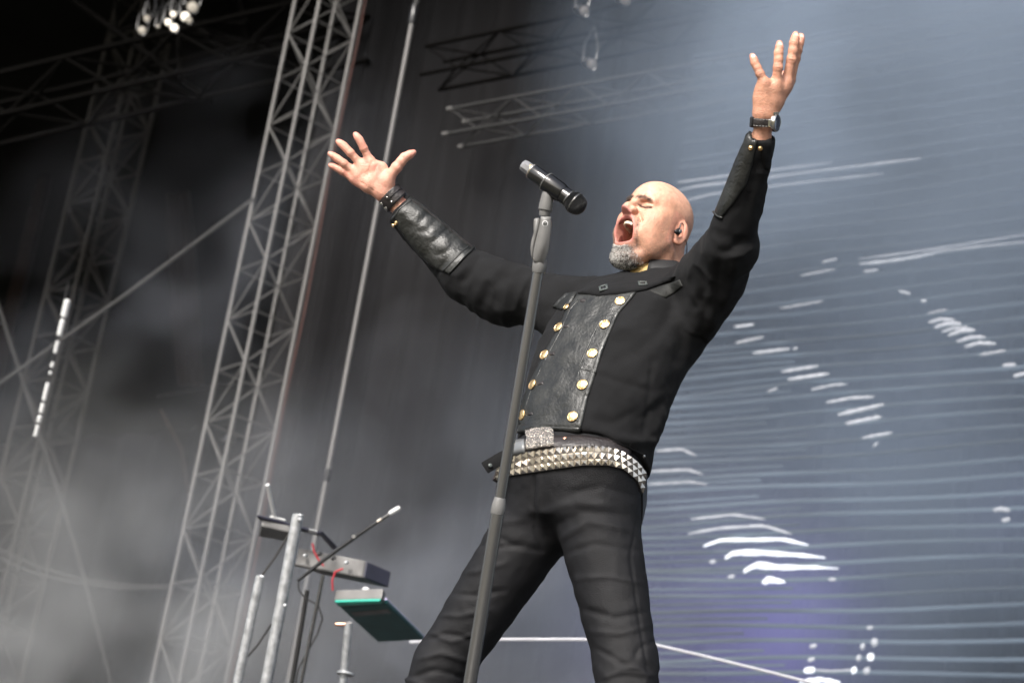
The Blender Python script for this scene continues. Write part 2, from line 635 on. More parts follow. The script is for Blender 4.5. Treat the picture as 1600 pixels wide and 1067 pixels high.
def cast_grid(tree, A, B, nu, nv):
    """grid of points on a garment between two pixel polylines A and B"""
    A, B = lerp_poly(A, nv), lerp_poly(B, nv)
    P = np.full((nv, nu, 3), np.nan); N = np.zeros((nv, nu, 3))
    for j in range(nv):
        for i in range(nu):
            q = A[j] + (B[j] - A[j]) * i / (nu - 1)
            p, n = cast(tree, *q)
            if p is not None:
                P[j, i], N[j, i] = p, n
            else:
                P[j, i, :2] = q          # pixel kept for the repair
    ok = N.any(2)
    for j in range(nv):
        for i in range(nu):
            if not ok[j, i]:
                dd = [((jj - j) ** 2 + (ii - i) ** 2, jj, ii) for jj in range(max(0, j - 3), min(nv, j + 4)) for ii in range(nu) if ok[jj, ii]]
                q = A[j] + (B[j] - A[j]) * i / (nu - 1)
                if dd:
                    _, jj, ii = min(dd)
                    P[j, i] = J(q[0], q[1], D0 + P[jj, ii, 2] - 0.012); N[j, i] = N[jj, ii]
                else:
                    P[j, i] = J(q[0], q[1], -0.1); N[j, i] = (0, 0, 1)
    # smooth normals
    for _ in range(2):
        K = np.pad(N, ((1, 1), (1, 1), (0, 0)), mode='edge')
        N = K[1:-1, 1:-1] * 2 + K[:-2, 1:-1] + K[2:, 1:-1] + K[1:-1, :-2] + K[1:-1, 2:]
        N /= np.linalg.norm(N, axis=2, keepdims=True)
    return P, N

def sheet(name, P, N, off, th, mt, parent, puff=0.0):
    """closed sheet of thickness th lying off above the garment"""
    nv, nu = P.shape[:2]
    e = np.zeros((nv, nu))
    jj, ii = np.mgrid[0:nv, 0:nu]
    edge = np.minimum(np.minimum(jj, nv - 1 - jj), np.minimum(ii, nu - 1 - ii))
    lift = np.where(edge == 0, -th * 0.55, 0.0) + puff * np.clip(edge / 3, 0, 1)
    T = P + N * (off + th + lift)[..., None]
    B_ = P + N * (off - 0.004)
    V = np.concatenate([T.reshape(-1, 3), B_.reshape(-1, 3)])
    n = nv * nu
    F = []
    for j in range(nv - 1):
        for i in range(nu - 1):
            a = j * nu + i
            F.append((a, a + nu, a + nu + 1, a + 1))
            F.append((n + a, n + a + 1, n + a + nu + 1, n + a + nu))
    ring = [i for i in range(nu)] + [j * nu + nu - 1 for j in range(1, nv)] + [(nv - 1) * nu + i for i in range(nu - 2, -1, -1)] + [j * nu for j in range(nv - 2, 0, -1)]
    for a, b in zip(ring, ring[1:] + ring[:1]):
        F.append((a, b, n + b, n + a))
    return put(name, W(V), F, mt, parent)

def frame_n(n):
    n = nrm(n)
    a = nrm(np.cross([0, 1.0, 0.1], n))
    return a, np.cross(n, a), n

# ================================================================== the singer
SPINE = nrm((0.342, 0.806, -0.483))
FRONT = nrm((-0.481, 0.592, 0.647))
LEFT = np.cross(SPINE, FRONT)
TORSO = np.stack([LEFT, SPINE, FRONT])
WZ = BAS.T @ zz                        # world up in the figure frame

hipR, hipL = J(843, 808, -.05), J(938, 808, .06)
kneeR, kneeL = J(692, 1040, -.04), J(978, 1036, .22)
ankR, ankL = J(592, 1285, .03), J(992, 1275, .40)
FLOOR = min(W(ankR)[2], W(ankL)[2]) - 0.085
for nm in ('R', 'L'):
    a = ankR if nm == 'R' else ankL
    dz = W(a)[2] - (FLOOR + 0.085)
    if nm == 'R': ankR = a - WZ * dz
    else: ankL = a - WZ * dz
ROOT = W((ankR + ankL) / 2); ROOT[2] = FLOOR
person = empty('person', ROOT, 'bald singer in black military jacket and black jeans leaning back, arms flung wide, mouth open', 'person')

elbR, wriR = J(730, 428, -.56), J(614, 316, -.62)
shoR, shoL = J(880, 482, -.44), J(1085, 465, -.20)
elbL, wriL = J(1145, 384, .05), J(1191, 196, .19)

# ------------------------------------------------------------------ head
HU = nrm((0.40, 0.863, -0.309))
HF = np.array((-0.70, 0.50, 0.50)); HF = nrm(HF - HU * (HF @ HU))
HS = np.cross(HU, HF)
_c, _s = math.cos(rad(6.5)), math.sin(rad(6.5))
HF, HS = HF * _c + HS * _s, HS * _c - HF * _s
HK = 1.0
HB = np.stack([HS, HF, HU]) * HK       # rows: left, forward, up
HO = J(1024, 360, -.37)
neck_base = (J(1030, 452, -.36) - HO) @ HB.T / HK ** 2
neck_top = np.array((0, -.018, -.045))

h = SDF((-.105, -.125, -.235), (.105, .150, .145), 0.0021)
h.ell((0, -.001, .043), (.0745, .0955, .0825), k=.01)
h.ell((0, .034, .046), (.063, .069, .066), k=.02)                       # forehead
h.ell((0, .040, -.022), (.061, .057, .070), k=.03)                      # face
for sx in (-1, 1):
    h.cone((sx * .062, .008, -.045), (sx * .022, .055, -.118), .018, .020, k=.03)   # jaw
    h.ell((sx * .046, .062, -.008), (.022, .022, .020), k=.02)          # cheek bone
    h.ell((sx * .040, .066, -.050), (.018, .026, .032), k=.02)          # cheek flesh
    h.ell((sx * .054, .030, -.06), (.016, .034, .035), k=.02)
h.ell((0, .062, -.118), (.027, .022, .020), k=.02)                      # chin
h.ell((0, .035, -.105), (.036, .035, .026), k=.025)                     # under jaw
h.cone(neck_top, neck_base, .053, .062, k=.03)
h.cone((0, -.045, -.01), neck_base + np.array((0, -.02, 0)), .05, .055, k=.03)
h.ell((0, .088, -.036), (.032, .018, .020), k=.014)                     # upper lip mass
h.ell((0, .072, -.094), (.028, .018, .016), k=.014)                     # lower lip mass
# brows, sockets, lids
for sx in (-1, 1):
    h.cone((sx * .008, .100, .031), (sx * .043, .083, .035), .008, .007, k=.014)
    h.ell((sx * .060, .034, -.014), (.015, .034, .034), k=.028)
    h.ell((sx * .031, .100, .019), (.016, .014, .010), k=.012, mode='s')
    h.ell((sx * .031, .0765, .0195), (.0165, .0145, .0115), k=.006)
    h.ridge([(sx * .014, .091, .0165), (sx * .031, .0935, .0135), (sx * .047, .083, .0165)], .0021, .0034)      # lid line
    h.ridge([(sx * .015, .092, .0270), (sx * .031, .092, .0290), (sx * .046, .084, .0265)], .0028, .0022)
    h.ridge([(sx * .047, .080, .016), (sx * .060, .066, .020)], .0022, .0012)
    h.ridge([(sx * .047, .080, .013), (sx * .059, .066, .008)], .0022, .0012)
    h.ridge([(sx * .020, .091, .006), (sx * .034, .087, .003), (sx * .046, .078, .007)], .003, .0016)            # bag
    h.ridge([(sx * .023, .096, -.008), (sx * .038, .087, -.028), (sx * .051, .072, -.060)], .0042, .0052)  # nasolabial
    h.ridge([(sx * .006, .100, .034), (sx * .009, .098, .050)], .003, .0022)                                     # frown
h.ridge([(-.04, .090, .060), (0, .098, .064), (.04, .090, .060)], .004, .0010)
h.ridge([(-.04, .086, .073), (0, .093, .077), (.04, .086, .073)], .004, .0009)
# nose
h.cone((0, .099, .026), (0, .1170, .000), .0086, .0095, k=.010)
h.ell((0, .1190, -.0015), (.0112, .0105, .0092), k=.008)
for sx in (-1, 1):
    h.ell((sx * .0148, .1075, -.0052), (.0085, .0120, .0090), k=.006)
    h.ell((sx * .0084, .1135, -.0130), (.0056, .0085, .0066), k=.002, mode='s')
# open mouth
MRx = 0
MR = np.array([[1, 0, 0], [0, .94, .34], [0, -.34, .94]])                # face slant
h.ell((0, .0915, -.064), (.0275, .034, .0335), R=MR, k=.012, mode='a') if False else None
def lips(X, Y, Z):
    y2 = .94 * (Y - .085) + .34 * (Z + .064) * 1.0
    z2 = -.34 * (Y - .085) + .94 * (Z + .064)
    q = np.sqrt((X / .033) ** 2 + (z2 / .034) ** 2)
    return -.0062 * np.exp(-((q - 1.02) / .16) ** 2) * (Y > .045)
h.op(lips, (-.05, .04, -.12), (.05, .13, -.01), .001, 'a')
h.ell((0, .086, -.064), (.0300, .050, .0315), R=MR, k=.006, mode='s')
h.ell((0, .078, -.0480), (.0290, .042, .0150), k=.004, mode='s')
h.ell((0, .050, -.048), (.029, .045, .020), k=.006, mode='s')
h.ell((0, .040, -.066), (.034, .042, .036), R=MR, k=.008, mode='s')
# ears
for sx in (-1, 1):
    ER = np.array([nrm((sx * .86, .46, .08)), nrm((sx * -.46, .86, -.20)), nrm((-sx * .1, .22, .96))])
    c = np.array((sx * .0785, -.016, .004))
    h.ell(c, (.0085, .0185, .0325), R=ER, k=.006)
    h.ell(c + ER[0] * .0075 + ER[1] * .002 - ER[2] * .001, (.0058, .0115, .0220), R=ER, k=.004, mode='s')
    h.ell(c + ER[0] * .002 + ER[1] * .006 - ER[2] * .006, (.008, .008, .010), R=ER, k=.004, mode='s')
    h.ell(c + ER[0] * .003 - ER[1] * .006 + ER[2] * .004, (.0045, .0035, .0145), R=ER, k=.005)
    h.ell(c - ER[2] * .0265 + ER[1] * .004, (.0075, .0115, .010), R=ER, k=.006)
# neck cords, throat
h.cone((.060, -.020, -.055), neck_base + np.array((.028, .048, .0)), .012, .012, k=.02)
h.ridge([(.020, .035, -.138), (.034, .0, -.125), (.056, -.018, -.10)], .006, .004)
h.ridge([(.05, .0, -.105), (.057, -.03, -.125)], .004, .0018)
hV, hQ = h.mesh(1)

def skin_col(n):
    return np.tile(np.array((0.58, 0.305, 0.205)), (n, 1))

def mixc(C, c, m):
    m = np.clip(m, 0, 1)[:, None]
    return C * (1 - m) + np.array(c) * m

x, y, z = hV.T
hC = skin_col(len(hV))
nz_ = noise3(hV * 60, 3)
hC = mixc(hC, (0.64, 0.37, 0.27), np.clip((z - .02) / .06, 0, 1) * .6)          # pale scalp
hC = mixc(hC, (0.55, 0.24, 0.17), np.exp(-((np.abs(x) - .05) / .022) ** 2 - ((z + .012) / .025) ** 2 - ((y - .07) / .03) ** 2) * .45)   # flushed cheeks
hC = mixc(hC, (0.56, 0.25, 0.18), np.exp(-(x / .02) ** 2 - ((z + .004) / .014) ** 2 - ((y - .121) / .014) ** 2) * .40)      # nose tip
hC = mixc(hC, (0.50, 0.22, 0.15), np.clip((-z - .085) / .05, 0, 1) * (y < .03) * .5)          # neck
hC = mixc(hC, (0.47, 0.23, 0.145), np.clip(noise3(hV * 38, 13) * 1.5 - .1, 0, 1) * .38)
hC = mixc(hC, (0.50, 0.20, 0.14), np.clip(noise3(hV * 160, 14) * 1.6 - .4, 0, 1) * .30)
hC = mixc(hC, (0.46, 0.24, 0.15), np.exp(-((np.abs(x) - .068) / .02) ** 2 - ((z - .045) / .022) ** 2 - ((y - .035) / .03) ** 2) * .55)
ear = (np.abs(x) > .07) & (np.abs(z) < .045) & (np.abs(y + .012) < .04)
hC = mixc(hC, (0.60, 0.26, 0.19), ear * .55)
q = np.sqrt((x / .0315) ** 2 + ((-.34 * (y - .085) + .94 * (z + .064)) / .033) ** 2)
lipm = np.exp(-((q - 1.05) / .17) ** 2) * (y > .05)
hC = mixc(hC, (0.50, 0.19, 0.165), lipm * .9)
inside = (q < .93) & (y > -.02) & (y < .12) & (z < -.02) & (z > -.115)
hC = mixc(hC, (0.20, 0.055, 0.045), inside * 1.0)
# dark of the nostril hollows put into the skin colour; lid and lash line
lash = np.zeros(len(hV))
for sx in (-1, 1):
    hC = mixc(hC, (0.10, 0.035, 0.03), np.exp(-((x - sx * .0080) / .0062) ** 2 - ((y - .1135) / .009) ** 2 - ((z + .0110) / .0058) ** 2))
    XZ = np.stack([x, z], 1)
    dl = seg_d(XZ, [(sx * .015, .0160), (sx * .030, .0130), (sx * .046, .0160)])
    lash = lash + np.exp(-(dl / .0016) ** 2) * (y > .06)
    hC = mixc(hC, (0.05, 0.025, 0.02), np.exp(-(dl / .0030) ** 2) * (y > .06) * .97)
    dl = seg_d(XZ, [(sx * .007, .0315), (sx * .022, .0365), (sx * .041, .0330)])
    hC = mixc(hC, (0.20, 0.11, 0.08), np.exp(-(dl / .0048) ** 2) * (y > .06) * .7)
# shadow of shaved stubble on jaw and lip (hair colour, not shade)
dj = seg_d(hV, [(.068, .0, -.03), (.058, .02, -.075), (.040, .05, -.10)])
dj = np.minimum(dj, seg_d(hV, [(-.068, .0, -.03), (-.058, .02, -.075), (-.040, .05, -.10)]))
spk = np.clip(noise3(hV * 700, 5) * .9 + .35, 0, 1)
hC = mixc(hC, (0.17, 0.12, 0.10), np.exp(-(dj / .026) ** 2) * spk * .72)
z2 = -.34 * (y - .085) + .94 * (z + .064)
up_ = np.clip((z2 + .020) / .02, 0, 1)
ring = np.exp(-((q - 1.36) / .11) ** 2) * (y > .045) * (z < -.018)
hC = mixc(hC, (0.12, 0.085, 0.075), ring * np.clip(spk + .2, 0, 1) * .70)
bm = np.clip((-z2 - .028) / .010, 0, 1) * np.clip((y - .022) / .02, 0, 1) * np.clip((.052 - np.abs(x)) / .02, 0, 1) * (q > 1.20) * (z > -.145)
hC = mixc(hC, (0.20, 0.17, 0.15), bm * .8)
headW = hV @ HB + HO

# ------------------------------------------------------------------ hands
def hand(fingers, wrist, fore, MCPs, palm_n, thenar, scale, cell, thumb=None, creases=(), wr=.026, flat=.72, rp=.0135):
    pts = np.array([p for f in fingers for p in f] + [wrist, fore])
    s = SDF(pts.min(0) - .035, pts.max(0) + .035, cell)
    n = nrm(palm_n)
    s.cone(fore, wrist, wr * 1.02, wr * .97, k=.01, flat=(n, .78))
    for i, mcp in enumerate(MCPs):                                   # metacarpals
        a = wrist + (mcp - wrist) * .12
        mcp = wrist + (mcp - wrist) * .93
        s.cone(a, mcp, .016 * scale, rp * scale * (1.0 if i < 3 else .9), k=.022)
    for a, b in zip(MCPs[:-1], MCPs[1:]):
        s.cone(a + (wrist - a) * .20, b + (wrist - b) * .20, rp * scale * .9, rp * scale * .85, k=.016)
        s.cone(a + (wrist - a) * .5, b + (wrist - b) * .5, rp * scale * .95, rp * scale * .9, k=.016)
    for c, r in thenar:
        s.ell(c, r if hasattr(r, '__len__') else (r, r, r), k=.018)
    for f in fingers:
        rs = f.r
        for i in range(len(f) - 1):
            s.cone(f[i], f[i + 1], rs[i], rs[i + 1], k=.0045 if i else .010)
        for i in range(1, len(f) - 1):
            s.ell(f[i], (rs[i] * 1.06,) * 3, k=.004)
            s.ell(f[i] + (f[i + 1] - f[i]) * .55 + n * .0016 * scale, (rs[i] * .93,) * 3, k=.006)
    for pl, sg, am in creases:
        s.ridge(pl, sg, am)
    return s.mesh(1)

class Fg(list):
    pass

def finger(pxs, ds, rs):
    f = Fg([J(px, py, d) for (px, py), d in zip(pxs, ds)])
    f.r = rs
    return f

dR = -.62
R_idx = finger([(577, 249), (568, 231.5), (562, 219), (555.5, 210.5)], [dR + .004, dR + .012, dR + .014, dR + .012], [.0110, .0101, .0095, .0074])
R_mid = finger([(562, 255), (547.5, 239), (537.5, 228.5), (528.5, 221.5)], [dR, dR + .006, dR + .004, dR], [.0112, .0103, .0097, .0076])
R_rng = finger([(553, 267), (537.5, 255.5), (526.5, 247.5), (516.0, 240.5)], [dR - .004, dR + .002, dR, dR - .004], [.0107, .0098, .0092, .0072])
R_pnk = finger([(551, 279.5), (535, 268.5), (526, 263), (516.5, 258.5)], [dR - .008, dR - .004, dR - .004, dR - .006], [.0098, .0087, .0081, .0064])
R_thb = finger([(604, 282), (620, 261.5), (632, 246.5), (646.0, 238.5)], [dR + .014, dR + .018, dR + .018, dR + .016], [.0165, .0142, .0122, .0082])
wR, fR = J(604, 303, dR), J(634, 333, dR + .004)
mR = [f[0] for f in (R_idx, R_mid, R_rng, R_pnk)]
nR = (0.10, 0.05, 1.0)
o1 = np.array((0, 0, .019))
cr = [([J(596, 253, dR) + o1, J(588, 262, dR) + o1, J(586, 276, dR) + o1], .0026, .0010),
      ([J(571, 262, dR) + o1, J(566, 273, dR) + o1, J(560, 283, dR) + o1], .0026, .0009),
      ([J(581, 255, dR) + o1, J(577, 268, dR) + o1, J(580, 280, dR) + o1], .0020, .0012),
      ([J(562, 285, dR) + o1, J(573, 290, dR) + o1, J(584, 299, dR) + o1], .0034, .0012),
      ([J(604, 279, dR) + o1, J(612, 276, dR) + o1, J(622, 277, dR) + o1], .0030, .0010)]
for f in (R_idx, R_mid, R_rng, R_pnk):
    for k_ in (0.55, 1.0, 2.0):
        i = int(k_); fr = k_ - i
        c = f[i] + (f[min(i + 1, 3)] - f[i]) * fr + np.array((0, 0, f.r[min(i + (fr > 0), 3)]))
        dd = nrm(f[i + 1] - f[i]) if i < 3 else nrm(f[3] - f[2])
        sd_ = np.cross(dd, (0, 0, 1.0)) * .009
        cr.append(([c - sd_, c + sd_], .0016, .0006))
rV, rQ = hand([R_idx, R_mid, R_rng, R_pnk, R_thb], wR, fR, mR, nR,
              [(J(606, 284, dR + .010), (.019, .021, .017)), (J(574, 288, dR + .004), (.016, .019, .016)), (J(590, 271, dR - .002), (.026, .026, .011)),
               (J(597, 262, dR + .002), (.013, .013, .010))],
              1.0, .0016, creases=cr)

dL = .20
L_pnk = finger([(1194, 129), (1187.6, 115.6), (1179.5, 99), (1175.5, 88)], [dL + .022, dL + .026, dL + .022, dL + .018], [.0108, .0094, .0088, .0070])
L_rng = finger([(1213, 131), (1215.5, 106), (1216.5, 83.5), (1217.8, 68.5)], [dL + .012, dL + .020, dL + .016, dL + .008], [.0120, .0107, .0100, .0080])
L_mid = finger([(1229, 128), (1236.5, 94), (1240.5, 68), (1243, 54.5)], [dL - .008, dL - .002, dL - .006, dL - .012], [.0124, .0110, .0103, .0080])
L_idx = finger([(1235, 123), (1243, 92), (1248.5, 69), (1251.5, 57)], [dL - .030, dL - .032, dL - .036, dL - .042], [.0120, .0106, .0098, .0078])
L_thb = finger([(1204, 165), (1216, 146), (1222, 128), (1226, 116)], [dL - .036, dL - .062, dL - .076, dL - .084], [.0160, .0140, .0122, .0085])
wL, fL = J(1193, 182, dL), J(1190, 224, dL - .01)
mL = [f[0] for f in (L_idx, L_mid, L_rng, L_pnk)]
nL = (0.55, -0.1, 0.75)                                     # back of the hand
cr = []
for f in (L_rng, L_mid, L_pnk):
    for fr in (-.10, .10):
        c = f[1] + (f[2] - f[1]) * fr + np.array((.12, 0, .99)) * f.r[1] * 1.06
        sd_ = np.cross(nrm(f[2] - f[1]), (0, 0, 1.0)) * .007
        cr.append(([c - sd_, c + sd_], .0016, .0013))
for i, f in enumerate((L_rng, L_mid, L_pnk)):
    c = f[0] + np.array((.25, 0, .95)) * .010
    cr.append(([c, c + (f[0] - wL) * .02], .008, -.0022))
    cr.append(([c - (f[0] - wL) * .12, c - (f[0] - wL) * .75 + np.array((.0, 0, .004))], .0042, -.0016))
lV, lQ = hand([L_idx, L_mid, L_rng, L_pnk, L_thb], wL, fL, mL, nL,
              [(J(1190, 152, dL + .004), (.019, .026, .018)), (J(1207, 160, dL - .004), (.019, .024, .020)), (J(1192, 135, dL + .012), (.010, .014, .010))],
              1.05, .0016, creases=cr, wr=.0245, flat=.8)

def hand_col(V, fingers, back):
    C = skin_col(len(V))
    if back:
        C = mixc(C, (0.50, 0.25, 0.165), np.full(len(V), .75))
        C = mixc(C, (0.42, 0.19, 0.13), np.clip(noise3(V * 70, 9) * 1.2, 0, 1) * .35)
    else:
        C = mixc(C, (0.64, 0.33, 0.25), np.full(len(V), .7))
        C = mixc(C, (0.58, 0.22, 0.17), np.clip(noise3(V * 55, 4) * 1.6, 0, 1) * .5)
    for f in fingers:
        d = np.linalg.norm(V - f[3], axis=1)
        C = mixc(C, (0.64, 0.25, 0.20), np.exp(-(d / .016) ** 2) * .6)
        if back:
            e = f[3] + nrm(np.array((.25, -.1, .95))) * f.r[3] * .8 + (f[2] - f[3]) * .10
            C = mixc(C, (0.74, 0.49, 0.42), (np.linalg.norm(V - e, axis=1) < .0058) * .9)
        i = 1
        d = np.linalg.norm(V - f[1], axis=1)
        C = mixc(C, (0.52, 0.22, 0.16), np.exp(-(d / .012) ** 2) * .35)
    return C
rC = hand_col(rV, (R_idx, R_mid, R_rng, R_pnk, R_thb), False)
lC = hand_col(lV, (L_idx, L_mid, L_rng, L_pnk, L_thb), True)

# trunk and limbs under the clothes, same skin mesh
b = SDF(J(560, 1330, .5) * 0 + np.array((-.75, -1.35, -6.2)), np.array((.75, .62, -4.6)), .02)
b.loft([J(888, 800, 0), J(925, 680, -.06), J(985, 510, -.22), J(1020, 450, -.33)], [.15, .14, .15, .07], [.10, .09, .10, .06], TORSO, k=.03)
for p0, p1, ra, rb in ((shoR, elbR, .045, .038), (elbR, wriR, .038, .024), (shoL, elbL, .045, .038), (elbL, wriL, .036, .022),
                       (hipR, kneeR, .07, .05), (kneeR, ankR, .045, .034), (hipL, kneeL, .07, .05), (kneeL, ankL, .045, .034),
                       (shoR, J(1010, 480, -.3), .05, .06), (shoL, J(1010, 480, -.3), .05, .06), (J(1025, 460, -.34), HO + HB.T @ np.array((0, -.03, -.09)), .045, .04)):
    b.cone(p0, p1, ra, rb, k=.03)
bV, bQ = b.mesh(1)
parts = [(headW, hQ, hC), (rV, rQ, rC), (lV, lQ, lC), (bV, bQ, skin_col(len(bV)))]
VV, QQ, CC, n0 = [], [], [], 0
for v, q_, c in parts:
    VV.append(v); QQ.append(q_ + n0); CC.append(c); n0 += len(v)
put('body', W(np.concatenate(VV)), None, M['skin'], person, quad=np.concatenate(QQ), col=np.concatenate(CC))

def HW(p):
    return W(np.asarray(p, float) @ HB + HO)

# teeth, tongue
mb = MB()
for k in range(-6, 7):
    a = k * .255
    c = np.array((math.sin(a) * .0245, .056 + math.cos(a) * .0425, -.0385))
    mb.box(HW(c), [HB.T @ v if False else (np.asarray(v) @ HB) @ BAS.T for v in ((math.cos(a), -math.sin(a), 0), (math.sin(a), math.cos(a), 0), (0, 0, 1))],
           (.0042, .0026, .0044), .0012)
tag(mb.build('upper_teeth', M['tooth'], person), kind='stuff')
mb = MB()
for k in range(-5, 6):
    a = k * .27
    c = np.array((math.sin(a) * .0225, .040 + math.cos(a) * .036, -.0905))
    mb.box(HW(c), [(np.asarray(v) @ HB) @ BAS.T for v in ((math.cos(a), -math.sin(a), 0), (math.sin(a), math.cos(a), 0), (0, .25, .97))], (.0033, .0024, .0045), .001)
tag(mb.build('lower_teeth', M['tooth'], person), kind='stuff')
t = SDF((-.03, 0, -.12), (.03, .09, -.06), .002)
t.ell((0, .040, -.098), (.020, .030, .011), k=.005)
t.ell((0, .020, -.092), (.018, .018, .014), k=.01)
tV, tQ = t.mesh(1)
put('tongue', W(tV @ HB + HO), None, M['tongue'], person, quad=tQ)

# beard and brows: short strands rooted in the skin
hN = normals(hV, hQ)
if ((hN * (hV - hV.mean(0))).sum(1)).mean() < 0:
    hN = -hN
def strands(name, wgt, count, ln, rw, dirs, colf, lift=.5):
    p = wgt / wgt.sum()
    ids = rng.choice(len(hV), count, p=p)
    V, F, C = [], [], []
    for i in ids:
        root = hV[i] + rng.normal(0, .0009, 3)
        d = nrm(hN[i] * lift + np.asarray(dirs(hV[i])) + rng.normal(0, .35, 3))
        L = ln * rng.uniform(.6, 1.3)
        s1 = nrm(np.cross(d, rng.normal(0, 1, 3)))
        s2 = np.cross(d, s1)
        n = len(V)
        mid = root + d * L * .55 + hN[i] * L * .08
        tip = root + d * L * .95 + np.asarray(dirs(hV[i])) * L * .25
        base = root - hN[i] * .001
        for a in range(3):
            ang = a * 2.094
            o = s1 * math.cos(ang) + s2 * math.sin(ang)
            V.append(base + o * rw)
        for a in range(3):
            ang = a * 2.094
            o = s1 * math.cos(ang) + s2 * math.sin(ang)
            V.append(mid + o * rw * .8)
        V.append(tip)
        for a in range(3):
            b_ = (a + 1) % 3
            F.append((n + a, n + b_, n + 3 + b_, n + 3 + a))
            F.append((n + 3 + a, n + 3 + b_, n + 6, n + 6))
        c = colf(hV[i])
        C += [c] * 7
    F = [f if len(set(f)) == 4 else f[:3] for f in F]
    o = put(name, W(np.array(V) @ HB + HO), F, M['hair'], person, col=np.array(C))
    tag(o, kind='stuff')
    return o
def grey(p):
    dark = np.clip((abs(p[0]) - .016) / .02, 0, 1) * .55 + np.clip((-p[2] - .118) / .02, 0, 1) * .35
    g = .5 + .8 * float(noise3(np.array([p * 380]), 77)[0]) + rng.uniform(-.35, .35)
    v = rng.uniform(.55, .85) if g > dark * .8 + .05 else rng.uniform(.015, .07)
    return (v, v * .97, v * .93)
strands('beard', bm * (.4 + .6 * (y > .03)) + 1e-9, 3400, .0056, .00044, lambda p: (p[0] * 4, .15, -.9), grey, .50)
mus = ring * (q > 1.2)
strands('moustache', mus + 1e-9, 750, .0040, .00032, lambda p: (p[0] * 8, .1, -.8), lambda p: (lambda v: (v, v * .9, v * .85))(rng.uniform(.04, .30)), .45)
strands('eyelashes', lash + 1e-9, 260, .0038, .00030, lambda p: (math.copysign(1, p[0]) * .3, .4, -.8), lambda p: (.02, .013, .01), .3)
brow = 0
for sx in (-1, 1):
    dl = seg_d(np.stack([x, z], 1), [(sx * .007, .0315), (sx * .022, .0370), (sx * .041, .0335)])
    brow = brow + np.exp(-(dl / .0034) ** 2) * (dl < .007) * (y > .06)
strands('eyebrow', brow + 1e-9, 420, .0060, .00030, lambda p: (math.copysign(1, p[0]) * .9, 0, .3), lambda p: (lambda v: (v, v * .7, v * .55))(rng.uniform(.03, .10)), .3)

# ------------------------------------------------------------------ jacket
g = SDF((-.66, -.42, -6.05), (.66, .62, -4.70), .0050)
g.loft([J(911, 716, -.045), J(918, 672, -.07), J(934, 612, -.12), J(955, 560, -.17), J(980, 505, -.23), J(1003, 465, -.28), J(1022, 443, -.33)],
       [.178, .180, .196, .204, .196, .165, .085], [.134, .130, .134, .140, .134, .086, .062], TORSO, k=.02)
g.cone(J(885, 484, -.435), J(728, 430, -.56), .079, .067, k=.03)
g.cone(J(790, 465, -.51), J(728, 432, -.56), .078, .069, k=.02)
g.cone(J(728, 430, -.56), J(624, 325, -.612), .066, .0455, k=.012)
g.cone(J(1075, 470, -.21), J(1143, 388, .05), .082, .068, k=.03)
g.cone(J(1139, 386, .05), J(1189, 214, .185), .0615, .0350, k=.012)
g.cone(J(1070, 535, -.14), J(1128, 445, -.02), .050, .050, k=.04)                # loose cloth under the arm
g.cone(J(1020, 470, -.30), J(1085, 460, -.20), .075, .075, k=.03)
g.cone(J(985, 470, -.33), J(885, 480, -.43), .07, .078, k=.03)
g.cone(J(880, 500, -.40), J(905, 545, -.30), .05, .05, k=.04)
# openings
def cutoff(c, ax, r_):
    ax = nrm(ax)
    g.op(lambda X, Y, Z: -((X - c[0]) * ax[0] + (Y - c[1]) * ax[1] + (Z - c[2]) * ax[2]), c - r_, c + r_, .004, 's')
cutoff(J(627, 327, -.612), J(614, 316, -.62) - J(728, 430, -.56), .07)
cutoff(J(1188.5, 211, .185), J(1191, 196, .19) - J(1145, 384, .05), .055)
g.cone(J(612, 312, -.618), J(640, 341, -.605), .032, .030, k=.004, mode='s')
g.cone(J(1191, 200, .19), J(1186, 235, .165), .0285, .026, k=.004, mode='s')
g.cone(J(1022, 425, -.34), J(1020, 455, -.335), .066, .058, k=.008, mode='s')
g.ell(J(1021, 449, -.345) + FRONT * .078 + SPINE * .030, (.050, .050, .050), k=.012, mode='s')
jV, jQ = g.mesh(2)
jN = normals(jV, jQ)
if ((jN * (jV - jV.mean(0))).sum(1)).mean() < 0:
    jN = -jN
px_, py_ = topx(jV)
# folds along the sleeves and body
def ringwave(V, N, a, b, amp, freq, seed, lim=(0, 1), twist=1.5):
    """wrinkles gathered across a limb from a to b"""
    ax = b - a; L = np.linalg.norm(ax); ax = ax / L
    t = (V - a) @ ax
    q = V - a - t[:, None] * ax
    rr = np.linalg.norm(q, axis=1)
    m = (t > lim[0] * L - .02) & (t < lim[1] * L + .02) & (rr < .15)
    e1 = nrm(np.cross(ax, (0.1, 0.3, 1.0))); e2 = np.cross(ax, e1)
    ang = np.arctan2(q @ e2, q @ e1)
    P = np.stack([t * freq, np.cos(ang) * twist, np.sin(ang) * twist], 1)
    nzz = 1 - np.abs(noise3(P, seed)) * 2.0
    fade = np.clip((t - lim[0] * L) / (.1 * L) , 0, 1) * np.clip((lim[1] * L - t) / (.1 * L), 0, 1)
    V[m] += N[m] * (amp * nzz * fade)[m][:, None]
ringwave(jV, jN, shoR, elbR, .0042, 26, 3, (.15, 1.0), 1.1)
ringwave(jV, jN, elbR, wriR, .0015, 60, 4, (.0, .95), 1.5)
ringwave(jV, jN, shoL, elbL, .0038, 24, 5, (.1, 1.0), 1.2)
ringwave(jV, jN, elbL, wriL, .0026, 26, 6, (.0, .9), 1.2)
